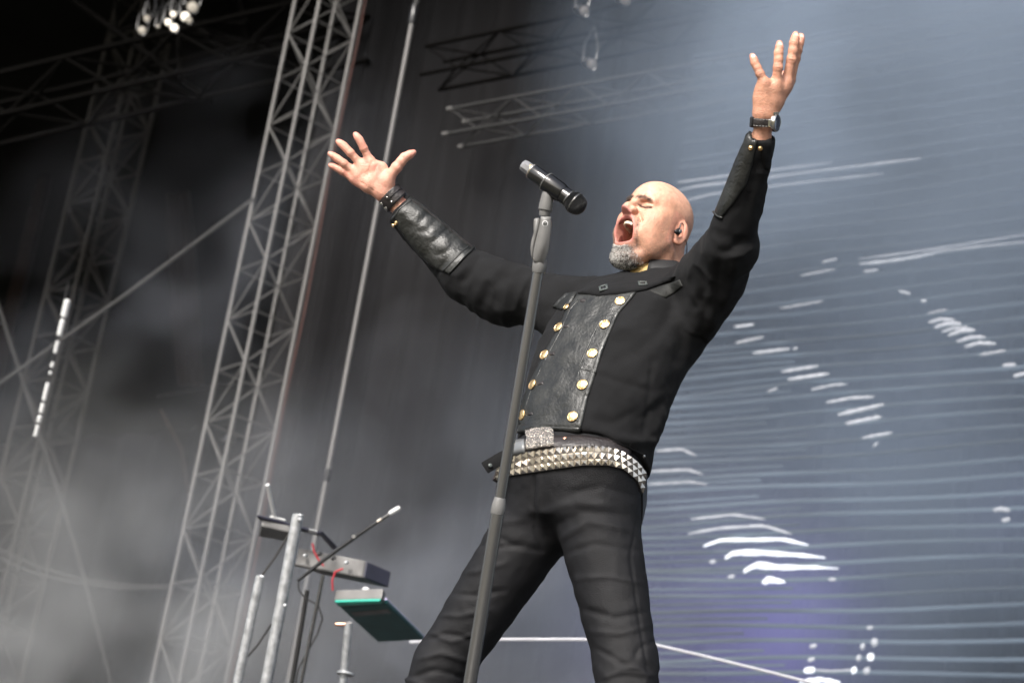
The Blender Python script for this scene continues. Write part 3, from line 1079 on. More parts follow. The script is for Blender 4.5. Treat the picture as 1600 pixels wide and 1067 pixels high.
for poly, sg, am in (
        ([(1050, 440), (1000, 500), (955, 525)], 13, .006), ([(1065, 455), (1030, 520), (960, 570)], 11, -.005),
        ([(1042, 640), (1030, 672), (1016, 700)], 9, .010), ([(1035, 690), (990, 690), (950, 676)], 7, .006), ([(1080, 470), (1065, 540), (1050, 620)], 12, -.006), ([(1100, 470), (1095, 540)], 9, -.006), ([(1112, 450), (1115, 520)], 8, .006),
        ([(1072, 500), (1078, 565)], 7, .005), ([(1095, 400), (1100, 450), (1090, 480)], 8, -.005), ([(1125, 400), (1120, 450), (1108, 490)], 9, -.006),
        ([(1150, 400), (1145, 440), (1130, 480)], 8, .005), ([(1165, 372), (1140, 392), (1120, 395)], 7, -.007), ([(1180, 385), (1160, 398), (1140, 402)], 6, .006),
        ([(1000, 640), (960, 660), (920, 655)], 8, -.005), ([(1030, 660), (1000, 690), (950, 690)], 8, .005), ([(1045, 620), (1010, 650), (990, 655)], 7, -.005),
        ([(930, 585), (980, 600), (1025, 612)], 6, -.003), ([(1020, 560), (1012, 640), (1005, 700)], 5, -.004),
        ([(800, 425), (770, 450), (770, 480)], 8, -.006), ([(790, 412), (755, 440), (745, 470)], 8, .006), ([(830, 440), (810, 480), (822, 515)], 9, -.006),
        ([(752, 392), (745, 415), (720, 445)], 6, -.005), ([(845, 455), (850, 500), (855, 530)], 8, .006), ([(735, 405), (715, 430), (700, 430)], 6, .004),
        ([(700, 355), (685, 375), (660, 385)], 5, -.003), ([(715, 370), (700, 392), (675, 400)], 5, -.003), ([(680, 345), (668, 362), (650, 362)], 5, -.003),
        ([(660, 330), (650, 345), (636, 345)], 5, .003),
        ([(1160, 260), (1150, 300), (1130, 330)], 7, .003), ([(1190, 240), (1175, 290), (1165, 330)], 7, -.004)):
    crease(jV, jN, np.array(poly, float), sg, am)
jV += jN * (noise3(jV * 28, 21) * .0026 + noise3(jV * 60, 22) * .0010)[:, None]
jacket = put('jacket', W(jV), None, M['cloth'], person, quad=jQ)
jT = bvh(jV, jQ)

# ------------------------------------------------------------------ jeans
p = SDF((-.48, -1.34, -5.75), (.50, -.12, -4.55), .0058)
p.loft([J(882, 835, .02), J(886, 790, .0), J(890, 745, -.01), J(906, 714, -.045), J(921, 690, -.068)],
       [.150, .182, .186, .172, .145], [.10, .130, .134, .118, .088], TORSO, k=.03)
p.cone(J(850, 800, -.05), kneeR, .098, .073, k=.03)
p.cone(kneeR, ankR, .074, .054, k=.02)
p.cone(J(932, 806, .055), kneeL, .102, .0735, k=.03)
p.cone(kneeL, ankL, .074, .054, k=.02)
p.ell(J(945, 790, -.09), (.10, .09, .08), k=.04)
pV, pQ = p.mesh(2)
pN = normals(pV, pQ)
if ((pN * (pV - pV.mean(0))).sum(1)).mean() < 0:
    pN = -pN
ringwave(pV, pN, hipR, kneeR, .0011, 22, 31, (.15, 1.05), 1.0)
ringwave(pV, pN, kneeR, ankR, .0045, 38, 33, (.0, 1.0), 1.0)
ringwave(pV, pN, hipL, kneeL, .0009, 19, 35, (.2, 1.05), 1.0)
ringwave(pV, pN, kneeL, ankL, .0045, 38, 36, (.0, 1.0), 1.0)
for poly, sg, am in (
        ([(834, 742), (833, 790), (838, 830), (848, 862)], 3.0, -.005), ([(842, 742), (842, 790), (852, 830)], 5, .004),
        ([(850, 862), (800, 850), (770, 835)], 5, -.004), ([(850, 800), (900, 785), (960, 790)], 7, .005), ([(850, 830), (910, 800), (985, 805)], 7, -.004),
        ([(862, 850), (920, 815), (995, 830)], 6, .005), ([(890, 770), (940, 760), (990, 775)], 6, -.004), ([(870, 868), (930, 850), (1000, 860)], 5, -.004),
        ([(745, 800), (790, 815), (825, 812)], 6, .004), ([(725, 845), (770, 855), (815, 852)], 4, -.005), ([(700, 895), (745, 893), (790, 880)], 4, .005),
        ([(690, 925), (740, 930), (790, 922)], 4, -.005), ([(675, 960), (720, 962), (770, 950)], 4, .005), ([(660, 1000), (700, 990), (740, 1000)], 4, -.006),
        ([(650, 1030), (690, 1020), (735, 1035)], 4, .006), ([(640, 1058), (680, 1046), (730, 1060)], 4, -.006), ([(665, 985), (705, 1002), (745, 990)], 3.5, .005),
        ([(890, 905), (950, 900), (1008, 912)], 4, .004), ([(905, 950), (960, 965), (1015, 955)], 5, -.005), ([(915, 985), (970, 990), (1020, 975)], 4, .004),
        ([(925, 1010), (950, 1022), (985, 1045)], 4, -.005), ([(1030, 1000), (1000, 1010), (990, 1030)], 4, -.004), ([(935, 1060), (970, 1050), (1025, 1055)], 4, .005),
        ([(1000, 790), (985, 870), (998, 960), (1015, 1067)], 2.5, -.003)):
    crease(pV, pN, np.array(poly, float), sg, am * (1.0 if sg < 3.2 else .80))
pV += pN * (noise3(pV * 32, 41) * .0012 + noise3(pV * 70, 42) * .0008)[:, None]
jeans = put('jeans', W(pV), None, M['denim'], person, quad=pQ)
pT = bvh(pV, pQ)

# boots
for a, dirx in ((ankR, (-.45, -.9)), (ankL, (.45, -.9))):
    wa = W(a)
    d = nrm((dirx[0], dirx[1], 0))
    s = SDF(wa - .30, wa + .30, .008)
    zf = FLOOR
    s.cone((wa[0], wa[1], zf + .17), (wa[0], wa[1], zf + .06), .055, .05, k=.02)
    s.cone(np.array((wa[0], wa[1], zf + .048)) - d * .05, np.array((wa[0], wa[1], zf + .042)) + d * .17, .042, .038, k=.03)
    s.ell(np.array((wa[0], wa[1], zf + .04)) + d * .13, (.055, .055, .036), k=.02)
    s.F[:, :, :max(0, int((zf - s.lo[2]) / s.h) + 1)] = .1
    sV, sQ = s.mesh(1)
    put('boot', sV, None, M['shoe'], person, quad=sQ)

# ------------------------------------------------------------------ jacket details
PL = [(903, 461), (884, 486), (868.5, 520), (851, 551), (838, 577), (822, 612), (812, 645), (806, 676)]
PR = [(996, 456), (983, 472), (968, 489), (954, 519), (941.6, 551), (932.7, 579), (919.7, 620), (906, 679)]
P_, N_ = cast_grid(jT, PL, PR, 34, 64)
un = noise3(P_.reshape(-1, 3) * np.array((35, 60, 35)), 51).reshape(P_.shape[:2]) * .0008 + noise3(P_.reshape(-1, 3) * 110, 52).reshape(P_.shape[:2]) * .0003
P_ = P_ + N_ * un[..., None]
panel = sheet('leather_panel', P_, N_, .001, .0035, M['leather'], jacket)
tag(panel, 'black leather double-breasted front panel')
pnT = None
def on_jacket(px, py, lift):
    p_, n_ = cast(jT, px, py)
    if p_ is None:
        p_, n_ = J(px, py, -.15), np.array((0, 0, 1.0))
    return p_ + n_ * lift, n_

def strip(name, poly, wpx, off, th, mt, parent, tree=None, n=None, nu=4):
    """narrow band laid along a pixel polyline"""
    P = lerp_poly(poly, n or max(6, int(np.linalg.norm(np.diff(np.array(poly, float), axis=0), axis=1).sum() / 5)))
    T = np.gradient(P, axis=0); T /= np.linalg.norm(T, axis=1, keepdims=True)
    S = np.stack([-T[:, 1], T[:, 0]], 1)
    A, B = P - S * wpx / 2, P + S * wpx / 2
    G, Nn = cast_grid(tree or jT, A, B, nu, len(P))
    return sheet(name, G, Nn, off, th, mt, parent)
# raised seams of the panel: edge, inner stitched placket, bottom hem
strip('seam', [(905, 470), (892, 484), (876, 521), (859, 552), (846, 578), (830, 613), (820, 646), (814, 664)], 2.4, .0035, .0022, M['leather'], jacket)
strip('seam', [(988, 458), (976, 474), (961, 490), (947, 520), (935, 552), (926, 580), (913, 620), (903, 662)], 2.4, .0035, .0020, M['leather'], jacket)
strip('hem_band', [(806, 669), (850, 671), (907, 674)], 12, .0035, .0022, M['leather'], jacket, nu=6)
strip('seam', [(944, 493), (927, 525), (912, 560), (905, 577)], 3.0, .0035, .0022, M['leather'], jacket)
strip('seam', [(905, 577), (918, 579), (932, 583)], 3.0, .0035, .0022, M['leather'], jacket)
strip('seam', [(905, 577), (905, 600), (899, 640)], 1.8, .0035, .0016, M['leather'], jacket)

def button(px, py, r=.0135, tree=None, parent=None):
    p_, n_ = on_jacket(px, py, .0045)
    w_, nw = W(p_), BAS @ n_
    m_ = MB().lathe(w_, nw, [(-.002, r * .6), (.0008, r), (.0028, r), (.0036, r * .9), (.0030, r * .82), (.0042, r * .6), (.0048, r * .25), (.005, .0002)], 24)
    return m_.build('button', M['gold'], parent or jacket)
for c in ((969.6, 472.6), (945.6, 509), (926.5, 554), (911, 602.5), (896, 652), (874.5, 513), (852.6, 556), (834.5, 602), (818.5, 649)):
    button(*c)
button(887, 482, .009)
for c in ((874.5, 513), (852.6, 556), (834.5, 602), (818.5, 649), (908, 473)):
    o_ = (8, 3) if c[0] != 908 else (0, 0)
    strip('buttonhole', [(c[0] + o_[0], c[1] - 1), (c[0] + o_[0] + 8, c[1] - 2.5)], 4.5, .0038, .0022, M['leather_plain'], jacket, n=6)
# shoulder flap (his right) and leather yoke (his left)
P_, N_ = cast_grid(jT, [(884, 459), (872, 470), (864, 480)], [(902, 457), (893, 474), (878, 485)], 8, 12)
sheet('shoulder_flap', P_, N_, .002, .004, M['leather'], jacket)
P_, N_ = cast_grid(jT, [(1014, 454), (1040, 445), (1062, 437)], [(1040, 466), (1054, 458), (1067, 447)], 8, 14)
sheet('shoulder_yoke', P_, N_, .0005, .0016, M['leather_matt'], jacket)
# leather sleeves
P_, N_ = cast_grid(jT, [(611, 342), (632, 369), (652, 396), (672, 414), (690, 424), (703, 428)], [(641, 308), (662, 323), (684, 341), (703, 357), (722, 373), (740, 388)], 24, 44)
un = noise3(P_.reshape(-1, 3) * 48, 61).reshape(P_.shape[:2])
P_ = P_ + N_ * ((1 - np.abs(un) * 2) * .0008)[..., None]
tag(sheet('leather_sleeve', P_, N_, .001, .0032, M['leather'], jacket), 'creased black leather forearm sleeve')
strip('cuff_seam', [(614, 345), (625, 327), (645, 312)], 3, .004, .002, M['leather'], jacket)
strip('sleeve_seam', [(694, 424), (716, 400), (734, 384)], 3, .004, .0022, M['leather'], jacket)
strip('sleeve_seam', [(702, 428), (726, 402), (741, 388)], 3, .0035, .0026, M['leather'], jacket)
P_, N_ = cast_grid(jT, [(1171, 205), (1158, 232), (1142, 270), (1126, 310), (1116, 334)], [(1183, 222), (1176, 255), (1166, 288), (1146, 318), (1126, 343)], 12, 30)
tag(sheet('leather_sleeve', P_, N_, .001, .003, M['leather'], jacket), 'black leather facing on the raised forearm')
strip('sleeve_seam', [(1116, 331), (1122, 338), (1130, 341)], 3, .004, .002, M['leather'], jacket)
P_, N_ = cast_grid(jT, [(1184, 219), (1190, 240), (1194, 262)], [(1206, 214), (1206, 240), (1202, 268)], 8, 14)
sheet('cuff_flap', P_, N_, .001, .003, M['cloth'], jacket)
for c in ((1174, 231), (1188, 231)):
    button(c[0], c[1], .0055)
for c in ((621, 348), (617, 351)):
    button(c[0], c[1], .0055)
# cord edge of the right sleeve
for poly in ([(642, 311), (664, 326), (686, 344), (706, 361), (736, 385)],):
    pts = []
    for q_ in lerp_poly(poly, 24):
        c_, n_ = cast(jT, q_[0], q_[1] + 3)
        if c_ is not None:
            pts.append(W(c_ + n_ * .004))
    MB().tube(pts, .0022, 6).build('piping', M['leather_plain'], jacket)

# lapel band across the chest with its two eyelets
lapA = [(904, 459), (935, 465), (975, 461), (1010, 454), (1050, 440)]
lapB = [(928, 448), (956, 447), (985, 443), (1020, 440), (1056, 432)]
P_, N_ = cast_grid(jT, lapA, lapB, 12, 36)
sheet('lapel', P_, N_, .003, .005, M['cloth'], jacket, puff=.003)
lapT_V = (P_ + N_ * .016)
for (cx, cy_) in ((945, 456), (1004, 450)):
    p_, n_ = on_jacket(cx, cy_, .0125)
    a_ = nrm(J(cx + 5, cy_ - .6, 0) - J(cx, cy_, 0)); a_ = nrm(a_ - n_ * (a_ @ n_)); b_ = np.cross(n_, a_)
    A_ = [BAS @ a_, BAS @ b_, BAS @ n_]
    m_ = MB()
    for sx, sy, hx, hy in ((-.0085, 0, .0028, .0115), (.0085, 0, .0028, .0115), (0, .009, .0115, .0026), (0, -.009, .0115, .0026)):
        m_.box(W(p_ + a_ * sx + b_ * sy), A_, (hx, hy, .0022), .0008)
    m_.build('eyelet_buckle', M['buckle'], jacket)
    MB().box(W(p_ - n_ * .001), A_, (.0035, .0065, .0018), .0006).build('eyelet', M['black_plastic'], jacket)
# collars round the neck
def band(name, ring, up, r0_, r1_, hgt, th, mt, a0, a1, ctr, ax, e1, e2, n=40, flare=0.0, dip=0.0):
    V, F = [], []
    for i in range(n):
        q_ = a0 + (a1 - a0) * i / (n - 1)
        dr = math.cos(q_) * e1 + math.sin(q_) * e2
        hh = hgt * (1 - dip * max(0, math.cos(q_)))
        for (rr, zz_) in ((r0_, 0), (r1_, hh), (r1_ + th, hh + .002), (r0_ + th + flare, hh * .25 - flare)):
            V.append(W(ctr + dr * rr + ax * zz_))
    for i in range(n - 1):
        for k in range(4):
            F.append((i * 4 + k, i * 4 + (k + 1) % 4, (i + 1) * 4 + (k + 1) % 4, (i + 1) * 4 + k))
    F.append((3, 2, 1, 0)); F.append(tuple((n - 1) * 4 + k for k in range(4)))
    return put(name, V, F, mt, person)
nax = nrm(nrm(HO - J(1030, 452, -.36)) * .6 + SPINE * .4)
nf = nrm(FRONT - nax * (FRONT @ nax)); nl = np.cross(nax, nf)
nc = J(1020, 442, -.345)
band('shirt_collar', None, None, .074, .063, .052, .006, M['shirt'], .35, 2 * math.pi - .35, nc, nax, nf, nl, flare=.016, dip=.25)
band('shirt_lining', None, None, .070, .060, .034, .004, M['khaki'], -.95, .75, nc + nf * .004 - nax * .004, nax, nf, nl, flare=.004)

# ------------------------------------------------------------------ belts
BT = [(780, 724), (800, 714), (830.6, 703.5), (867, 699.5), (899.5, 697.5), (935.8, 697.5), (964.8, 703), (990, 718), (1006, 737)]
BB = [(776, 752), (796, 744), (839.7, 737.5), (876, 732), (912, 727.5), (948.4, 727.5), (972, 733), (993.8, 752), (1001, 772)]
hips_c = J(890, 730, -.02)
belt_ax = nrm(SPINE * .8 + WZ * .5)
nb = 24
P_, N_ = cast_grid(pT, BT, BB, 4, nb * 2 + 1)
G = P_ + N_ * .004
belt = sheet('studded_belt', P_, N_, .002, .003, M['leather_plain'], person)
tag(belt, 'wide black belt covered in three rows of silver pyramid studs')
def pyramid(A, B, C_, D_, nn, hh):
    c = (A + B + C_ + D_) / 4
    s = .95
    V = [c + (v - c) * s - nn * .002 for v in (A, B, C_, D_)] + [c + (v - c) * s for v in (A, B, C_, D_)] + [c + nn * hh]
    return V, [(0, 1, 5, 4), (1, 2, 6, 5), (2, 3, 7, 6), (3, 0, 4, 7), (4, 5, 8), (5, 6, 8), (6, 7, 8), (7, 4, 8), (3, 2, 1, 0)]
for i in range(nb):
    for j in range(3):
        A, B, C_, D_ = G[2 * i, j], G[2 * i, j + 1], G[2 * i + 2, j + 1], G[2 * i + 2, j]
        nn = nrm(N_[2 * i + 1, j] + N_[2 * i + 1, j + 1])
        V, F = pyramid(A + nn * .002, B + nn * .002, C_ + nn * .002, D_ + nn * .002, nn, .0075)
        put('stud', W(np.array(V)), F, M['silver'], belt, smooth=False)
# the belt goes on round the back
ends = [(G[0].mean(0)), (G[-1].mean(0))]
pts = []
e1 = nrm(ends[0] - hips_c); e2_ = nrm(ends[1] - hips_c)
for k in range(13):
    tt_ = k / 12
    ang = math.pi * tt_
    mid = ends[0] * (1 - tt_) + ends[1] * tt_
    out = -FRONT * math.sin(ang) * .27
    pts.append(mid + out - belt_ax * 0.0)
m_ = MB()
for k in range(12):
    a_, b_ = pts[k], pts[k + 1]
    dd = nrm(b_ - a_); nn = nrm(np.cross(dd, belt_ax)); upv = np.cross(nn, dd)
    m_.box(W((a_ + b_) / 2), [BAS @ dd, BAS @ upv, BAS @ nn], (np.linalg.norm(b_ - a_) / 2 + .003, .022, .003))
m_.build('belt_back', M['leather_plain'], person)
# waist belt with the big buckle, strap end, rivet
P_, N_ = cast_grid(pT, [(805, 690), (850, 684), (910, 682), (960, 689), (985, 703)], [(800, 712), (850, 704), (910, 701), (955, 703), (982, 716)], 5, 30)
sheet('waist_belt', P_, N_, .004, .004, M['leather_plain'], person)
P_, N_ = cast_grid(pT, [(826, 682), (838, 678), (852, 677), (867, 678)], [(828, 703), (840, 702), (854, 700), (868, 699)], 22, 36)
P_ = P_ + N_ * (rng.uniform(-1, 1, P_.shape[:2]) * .0026)[..., None]
bk = sheet('belt_buckle', P_, N_, .012, .008, M['rhine'], person, puff=.002)
bk.data.polygons.foreach_set('use_smooth', np.zeros(len(bk.data.polygons), bool))
tag(bk, 'glittering hammered silver belt buckle')
p_, n_ = cast(pT, 883.5, 689)
MB().lathe(W(p_ + n_ * .008), BAS @ n_, [(0, .0048), (.002, .0048), (.003, .003), (.0034, .0003)], 14).build('rivet', M['copper'], person)
P_, N_ = cast_grid(pT, [(804, 693), (812, 691), (822, 690)], [(803, 712), (812, 710), (824, 707)], 4, 6)
sheet('belt_loop', P_, N_, .009, .003, M['clear_grey'], person)
# loose strap of the jacket hanging behind the mic stand
a_ = J(797, 708, .02); b_ = J(757, 731, .045)
dd = nrm(b_ - a_); nn = nrm(np.array((.1, .35, .9)) - dd * (dd @ np.array((.1, .35, .9)))); sv = np.cross(nn, dd)
MB().box(W((a_ + b_) / 2), [BAS @ dd, BAS @ sv, BAS @ nn], (np.linalg.norm(b_ - a_) / 2, .0155, .003), .0015).build('waist_strap', M['cloth'], jacket)
MB().lathe(W(J(766, 727, .048)), BAS @ nn, [(0, .005), (.002, .005), (.003, .003), (.0032, .0003)], 12).build('snap', M['buckle'], jacket)
p_, n_ = on_jacket(1004, 712, .004)
MB().lathe(W(p_), BAS @ n_, [(0, .004), (.002, .004), (.003, .002), (.0032, .0003)], 12).build('snap', M['steel'], jacket)
strip('waistband_seam', [(908, 679), (945, 683), (985, 700), (1008, 712)], 2.2, .0005, .002, M['cloth'], jacket)

# ------------------------------------------------------------------ bracelet, watch, earpiece
def cuff(name, c, ax, r, hw, th, mt, parent, flat_ax, fl=.8, n=36):
    ax = nrm(ax); f_ = nrm(flat_ax - ax * (flat_ax @ ax)); s_ = np.cross(ax, f_)
    V, F = [], []
    prof = [(-hw, r), (-hw, r + th), (-hw + .002, r + th + .0008), (hw - .002, r + th + .0008), (hw, r + th), (hw, r)]
    for i in range(n):
        a = 2 * math.pi * i / n
        dr = f_ * math.cos(a) * fl + s_ * math.sin(a)
        for (t_, q_) in prof:
            V.append(W(c + ax * t_ + dr * q_))
    k_ = len(prof)
    for i in range(n):
        for k in range(k_):
            F.append((i * k_ + k, i * k_ + (k + 1) % k_, ((i + 1) % n) * k_ + (k + 1) % k_, ((i + 1) % n) * k_ + k))
    o = put(name, V, F, mt, parent)
    o.data.set_sharp_from_angle(angle=rad(40))
    return o, ax, f_, s_
axR = fR - wR
cB = J(613.5, 310.5, dR)
brac, ax_, f_, s_ = cuff('bracelet', cB, axR, .0318, .0185, .0035, M['leather_plain'], person, np.array((0, 0, 1.0)), .80)
tag(brac, 'wide dark leather bracelet with snaps')
def on_cuff(ang, t_, lift, fl=.80, r=.0318, c=None):
    dr = f_ * math.cos(ang) * fl + s_ * math.sin(ang)
    nn = nrm(f_ * math.cos(ang) / fl + s_ * math.sin(ang))
    return c + ax_ * t_ + dr * (r + .0045) + nn * lift, nn
for t_ in (-.0085, .0085):
    strap_pts = [W(on_cuff(q_, t_, .0012, c=cB)[0]) for q_ in np.linspace(-.2, -2.0 if False else 1.6, 14)]
    # straps lying on the cuff
    V, F = [], []
    for i, q_ in enumerate(np.linspace(-1.5, .35, 14)):
        for dt_ in (-.006, .006):
            V.append(W(on_cuff(q_, t_ + dt_, .0026, c=cB)[0]))
        for dt_ in (.0065, -.0065):
            V.append(W(on_cuff(q_, t_ + dt_, -.001, c=cB)[0]))
    for i in range(13):
        for k in range(4):
            F.append((i * 4 + k, i * 4 + (k + 1) % 4, i * 4 + 4 + (k + 1) % 4, i * 4 + 4 + k))
    F += [(3, 2, 1, 0), (52, 53, 54, 55)]
    put('strap', V, F, M['leather_plain'], brac, smooth=False)
    c_, n_ = on_cuff(.22, t_, .0028, c=cB)
    MB().lathe(W(c_), BAS @ n_, [(0, .0026), (.001, .0026), (.002, .0012), (.0021, .0002)], 10).build('rivet', M['steel'], brac)
    c_, n_ = on_cuff(1.05, t_, .0005, c=cB)
    MB().lathe(W(c_), BAS @ n_, [(0, .006), (.0022, .006), (.0036, .0042), (.0042, .0015), (.0043, .0002)], 16).build('snap', M['steel'], brac)

axL = fL - wL
cW = J(1192.5, 191.5, dL)
wat = empty('wristwatch', W(cW) - ROOT)
wat.parent = person
def reparent(o, par):
    o.parent = par
    return o
watch_band, ax_, f_, s_ = cuff('strap', cW, axL, .0268, .0098, .003, M['leather_plain'], wat, np.array((.75, 0, .66)), .92)
for t_ in (-.0075, .0075):
    ptz = []
    for i in range(24):
        a = 2 * math.pi * i / 24
        dr = f_ * math.cos(a) * .92 + s_ * math.sin(a)
        if i % 1 == 0:
            ptz.append(W(cW + ax_ * t_ + dr * .0309))
    for a_, b_ in zip(ptz, ptz[1:] + ptz[:1]):
        rod('stitch', a_ + (b_ - a_) * .2, a_ + (b_ - a_) * .75, .00055, M['thread'], watch_band, 5)
wd = nrm(np.array((.86, .05, .50))); wd = nrm(wd - ax_ * (wd @ ax_) * .9)
cc = W(cW + wd * .0265)
wn = BAS @ wd
case = MB().lathe(cc, wn, [(-.003, .016), (0, .0205), (.006, .0212), (.009, .0205), (.0105, .0188), (.0098, .0175)], 28).build('case', M['steel'], wat)
MB().lathe(cc, wn, [(.009, .0174), (.0102, .0172), (.0106, .014), (.0107, .0003)], 28).build('dial', M['dial'], case)
for sgn in (-1, 1):
    a_ = BAS @ ax_
    MB().box(cc + a_ * 0 + np.cross(wn, a_) * .021 * sgn, [np.cross(wn, a_), a_, wn], (.006, .009, .004), .0015).build('lug', M['steel'], case)
for k_, off_ in ((0, 0), (1, .0105), (2, -.0105)):
    a_ = BAS @ -ax_
    MB().lathe(cc + a_ * .0195 + np.cross(wn, a_) * off_ + wn * .004, a_, [(0, .0028), (.002, .0030 if k_ else .004), (.006, .0030 if k_ else .004), (.0065, .002)], 12).build('crown', M['steel'], case)
bd = nrm(np.array((-.93, .0, .36)) - ax_ * (np.array((-.93, .0, .36)) @ ax_))
MB().box(W(cW + bd * .0295), [BAS @ np.cross(bd, ax_), BAS @ ax_, BAS @ bd], (.006, .0125, .004), .002).build('buckle', M['black_plastic'], wat)

# in-ear monitor, left ear
ec = np.array((.083, .002, -.004))
iem = MB()
s = SDF(ec - .03, ec + .03, .0012)
s.ell(ec + np.array((.004, .0, -.001)), (.006, .0085, .0095), k=.004)
s.ell(ec + np.array((.004, .007, -.006)), (.0055, .006, .005), k=.004)
eV, eQ = s.mesh(1)
ear_piece = put('earpiece', HW(eV), None, M['black_plastic'], person, quad=eQ)
MB().lathe(HW(ec + np.array((.0088, -.002, .001))), BAS @ (np.array((.95, -.2, 0)) @ HB), [(0, .0058), (.0016, .0052), (.002, .0004)], 14).build('faceplate', M['clear_grey'], ear_piece)
MB().tube([HW(ec + np.array(v)) for v in ((.007, .004, .006), (.008, .005, .013), (.005, .004, .021), (.001, -.004, .027))], .0016, 8).build('ear_hook', M['black_plastic'], ear_piece)
cab = [HW(ec + np.array(v)) for v in ((.001, -.004, .027), (-.006, -.020, .028), (-.008, -.034, .012))]
cab += [W(J(*v)) for v in ((1073.5, 385, -.40), (1073, 398, -.40), (1068, 410, -.39), (1060, 420, -.38), (1054, 428, -.37))]
MB().tube(cab, .0013, 6).build('cable', M['black_plastic'], ear_piece)

# ================================================================== stage and backstage
def tz(px, py, z):
    """pixel ray met with the level plane at height z"""
    dr = FW + (px - 800) / FPX * RT + (533.5 - py) / FPX * UP
    return CAM + dr * ((z - CAM[2]) / dr[2])

M['ground'] = mat('trodden_grass', (0.09, 0.085, 0.05), 0.95, var=0.3, vscale=2, bump=0.4, bscale=20)
M['deck'] = mat('stage_deck', (0.035, 0.035, 0.036), 0.55, var=0.25, vscale=3, bump=0.1, bscale=40)
M['drape'] = mat('black_drape', (0.010, 0.0098, 0.0102), 0.95, var=0.35, vscale=1.3, spec=0.1, stretch=(3, 3, .3), detail=6)
M['void'] = mat('backstage_black', (0.006, 0.006, 0.006), 0.95, var=0.3, vscale=.6, spec=0.05)  # backstage dark put into the colour
M['brown_drape'] = mat('brown_drape', (0.016, 0.011, 0.009), 0.95, var=0.3, vscale=2, spec=0.1)
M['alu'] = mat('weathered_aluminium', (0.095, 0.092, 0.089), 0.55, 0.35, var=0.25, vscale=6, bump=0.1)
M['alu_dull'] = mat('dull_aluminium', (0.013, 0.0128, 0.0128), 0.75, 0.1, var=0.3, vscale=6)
M['alu_dark'] = mat('truss_in_roof_shade', (0.0030, 0.0028, 0.0026), 0.95, 0.0, var=0.3, vscale=6, spec=0.02)  # truss metal with the roof shade put into its colour
M['alu_far'] = mat('truss_in_backstage_dark', (0.020, 0.0185, 0.017), 0.8, 0.0, var=0.3, vscale=6, spec=0.2)  # truss metal with the backstage darkness put into its colour
M['galv'] = mat('galvanised_tube', (0.42, 0.43, 0.44), 0.42, 0.6, var=0.3, vscale=40, bump=0.15, bscale=90)
M['wire'] = mat('steel_wire', (0.032, 0.031, 0.030), 0.6, 0.2)
M['red_cable'] = mat('rust_red_cable', (0.06, 0.017, 0.011), 0.7)
M['bright_red'] = mat('red_cable', (0.36, 0.03, 0.04), 0.5)
M['glint'] = mat('white_glint_link', (0.85, 0.85, 0.84), 0.25, 0.35)  # sun glint on metal put into a white base colour
M['white_cord'] = mat('white_cord', (0.40, 0.40, 0.43), 0.7)

G_ = 60
put('ground', [(-90, -60, 0), (60, -60, 0), (60, 90, 0), (-90, 90, 0)], [(0, 1, 2, 3)], M['ground'], smooth=False)
tag(bpy.data.objects['ground'], kind='structure')
dk = MB().box((-8.5, 12.5, FLOOR / 2), np.eye(3), (17, 10, FLOOR / 2)).build('stage_floor', M['deck'])
tag(dk, kind='structure')

def pleated(name, x0, x1, Y, z0, z1, mt, amp, wave, seed, label, cat, step=.045, nz=10, kind=None):
    xs = np.arange(x0, x1, step)
    r_ = np.random.default_rng(seed)
    ph = np.cumsum(r_.uniform(.6, 1.4, len(xs))) * step / wave * 2 * math.pi
    am = amp * (0.55 + 0.6 * np.abs(noise3(np.stack([xs * .8, xs * 0, xs * 0], 1), seed)))
    V, F = [], []
    for j in range(nz + 1):
        t_ = j / nz
        yy = Y + am * np.sin(ph + .3 * math.sin(t_ * 3)) * (1.15 - .3 * t_) + .02 * noise3(np.stack([xs * 2, np.full_like(xs, t_ * 3), xs * 0], 1), seed + 1)
        for a_, b_ in zip(xs, yy):
            V.append((a_, b_, z0 + (z1 - z0) * t_))
    n_ = len(xs)
    V2 = [(a_, b_ + .012, c_) for a_, b_, c_ in V]
    k_ = len(V)
    for j in range(nz):
        for i in range(n_ - 1):
            a_ = j * n_ + i
            F.append((a_, a_ + 1, a_ + n_ + 1, a_ + n_))
            F.append((k_ + a_ + n_, k_ + a_ + n_ + 1, k_ + a_ + 1, k_ + a_))
    for j in range(nz):
        for i in (0, n_ - 1):
            a_ = j * n_ + i
            F.append((a_, a_ + n_, k_ + a_ + n_, k_ + a_))
    for i in range(n_ - 1):
        for base in (0, nz * n_):
            a_ = base + i
            F.append((a_, a_ + 1, k_ + a_ + 1, k_ + a_))
    o = put(name, V + V2, F, mt)
    return tag(o, label, cat, kind=kind)

pleated('dark_backing', -75, 8, 27, 0.02, 13.5, M['void'], .12, .9, 6, 'huge black sheet added for the dark of the deep backstage', 'backing', step=.15, nz=4)  # added sheet: hides the sky where the backstage is only dark
MB().box((-32, 17.2, 13.75), np.eye(3), (46, 10.5, .15)).build('stage_roof', M['void'])
tag(bpy.data.objects['stage_roof'], 'black canopy roof over the rear of the stage', 'roof')
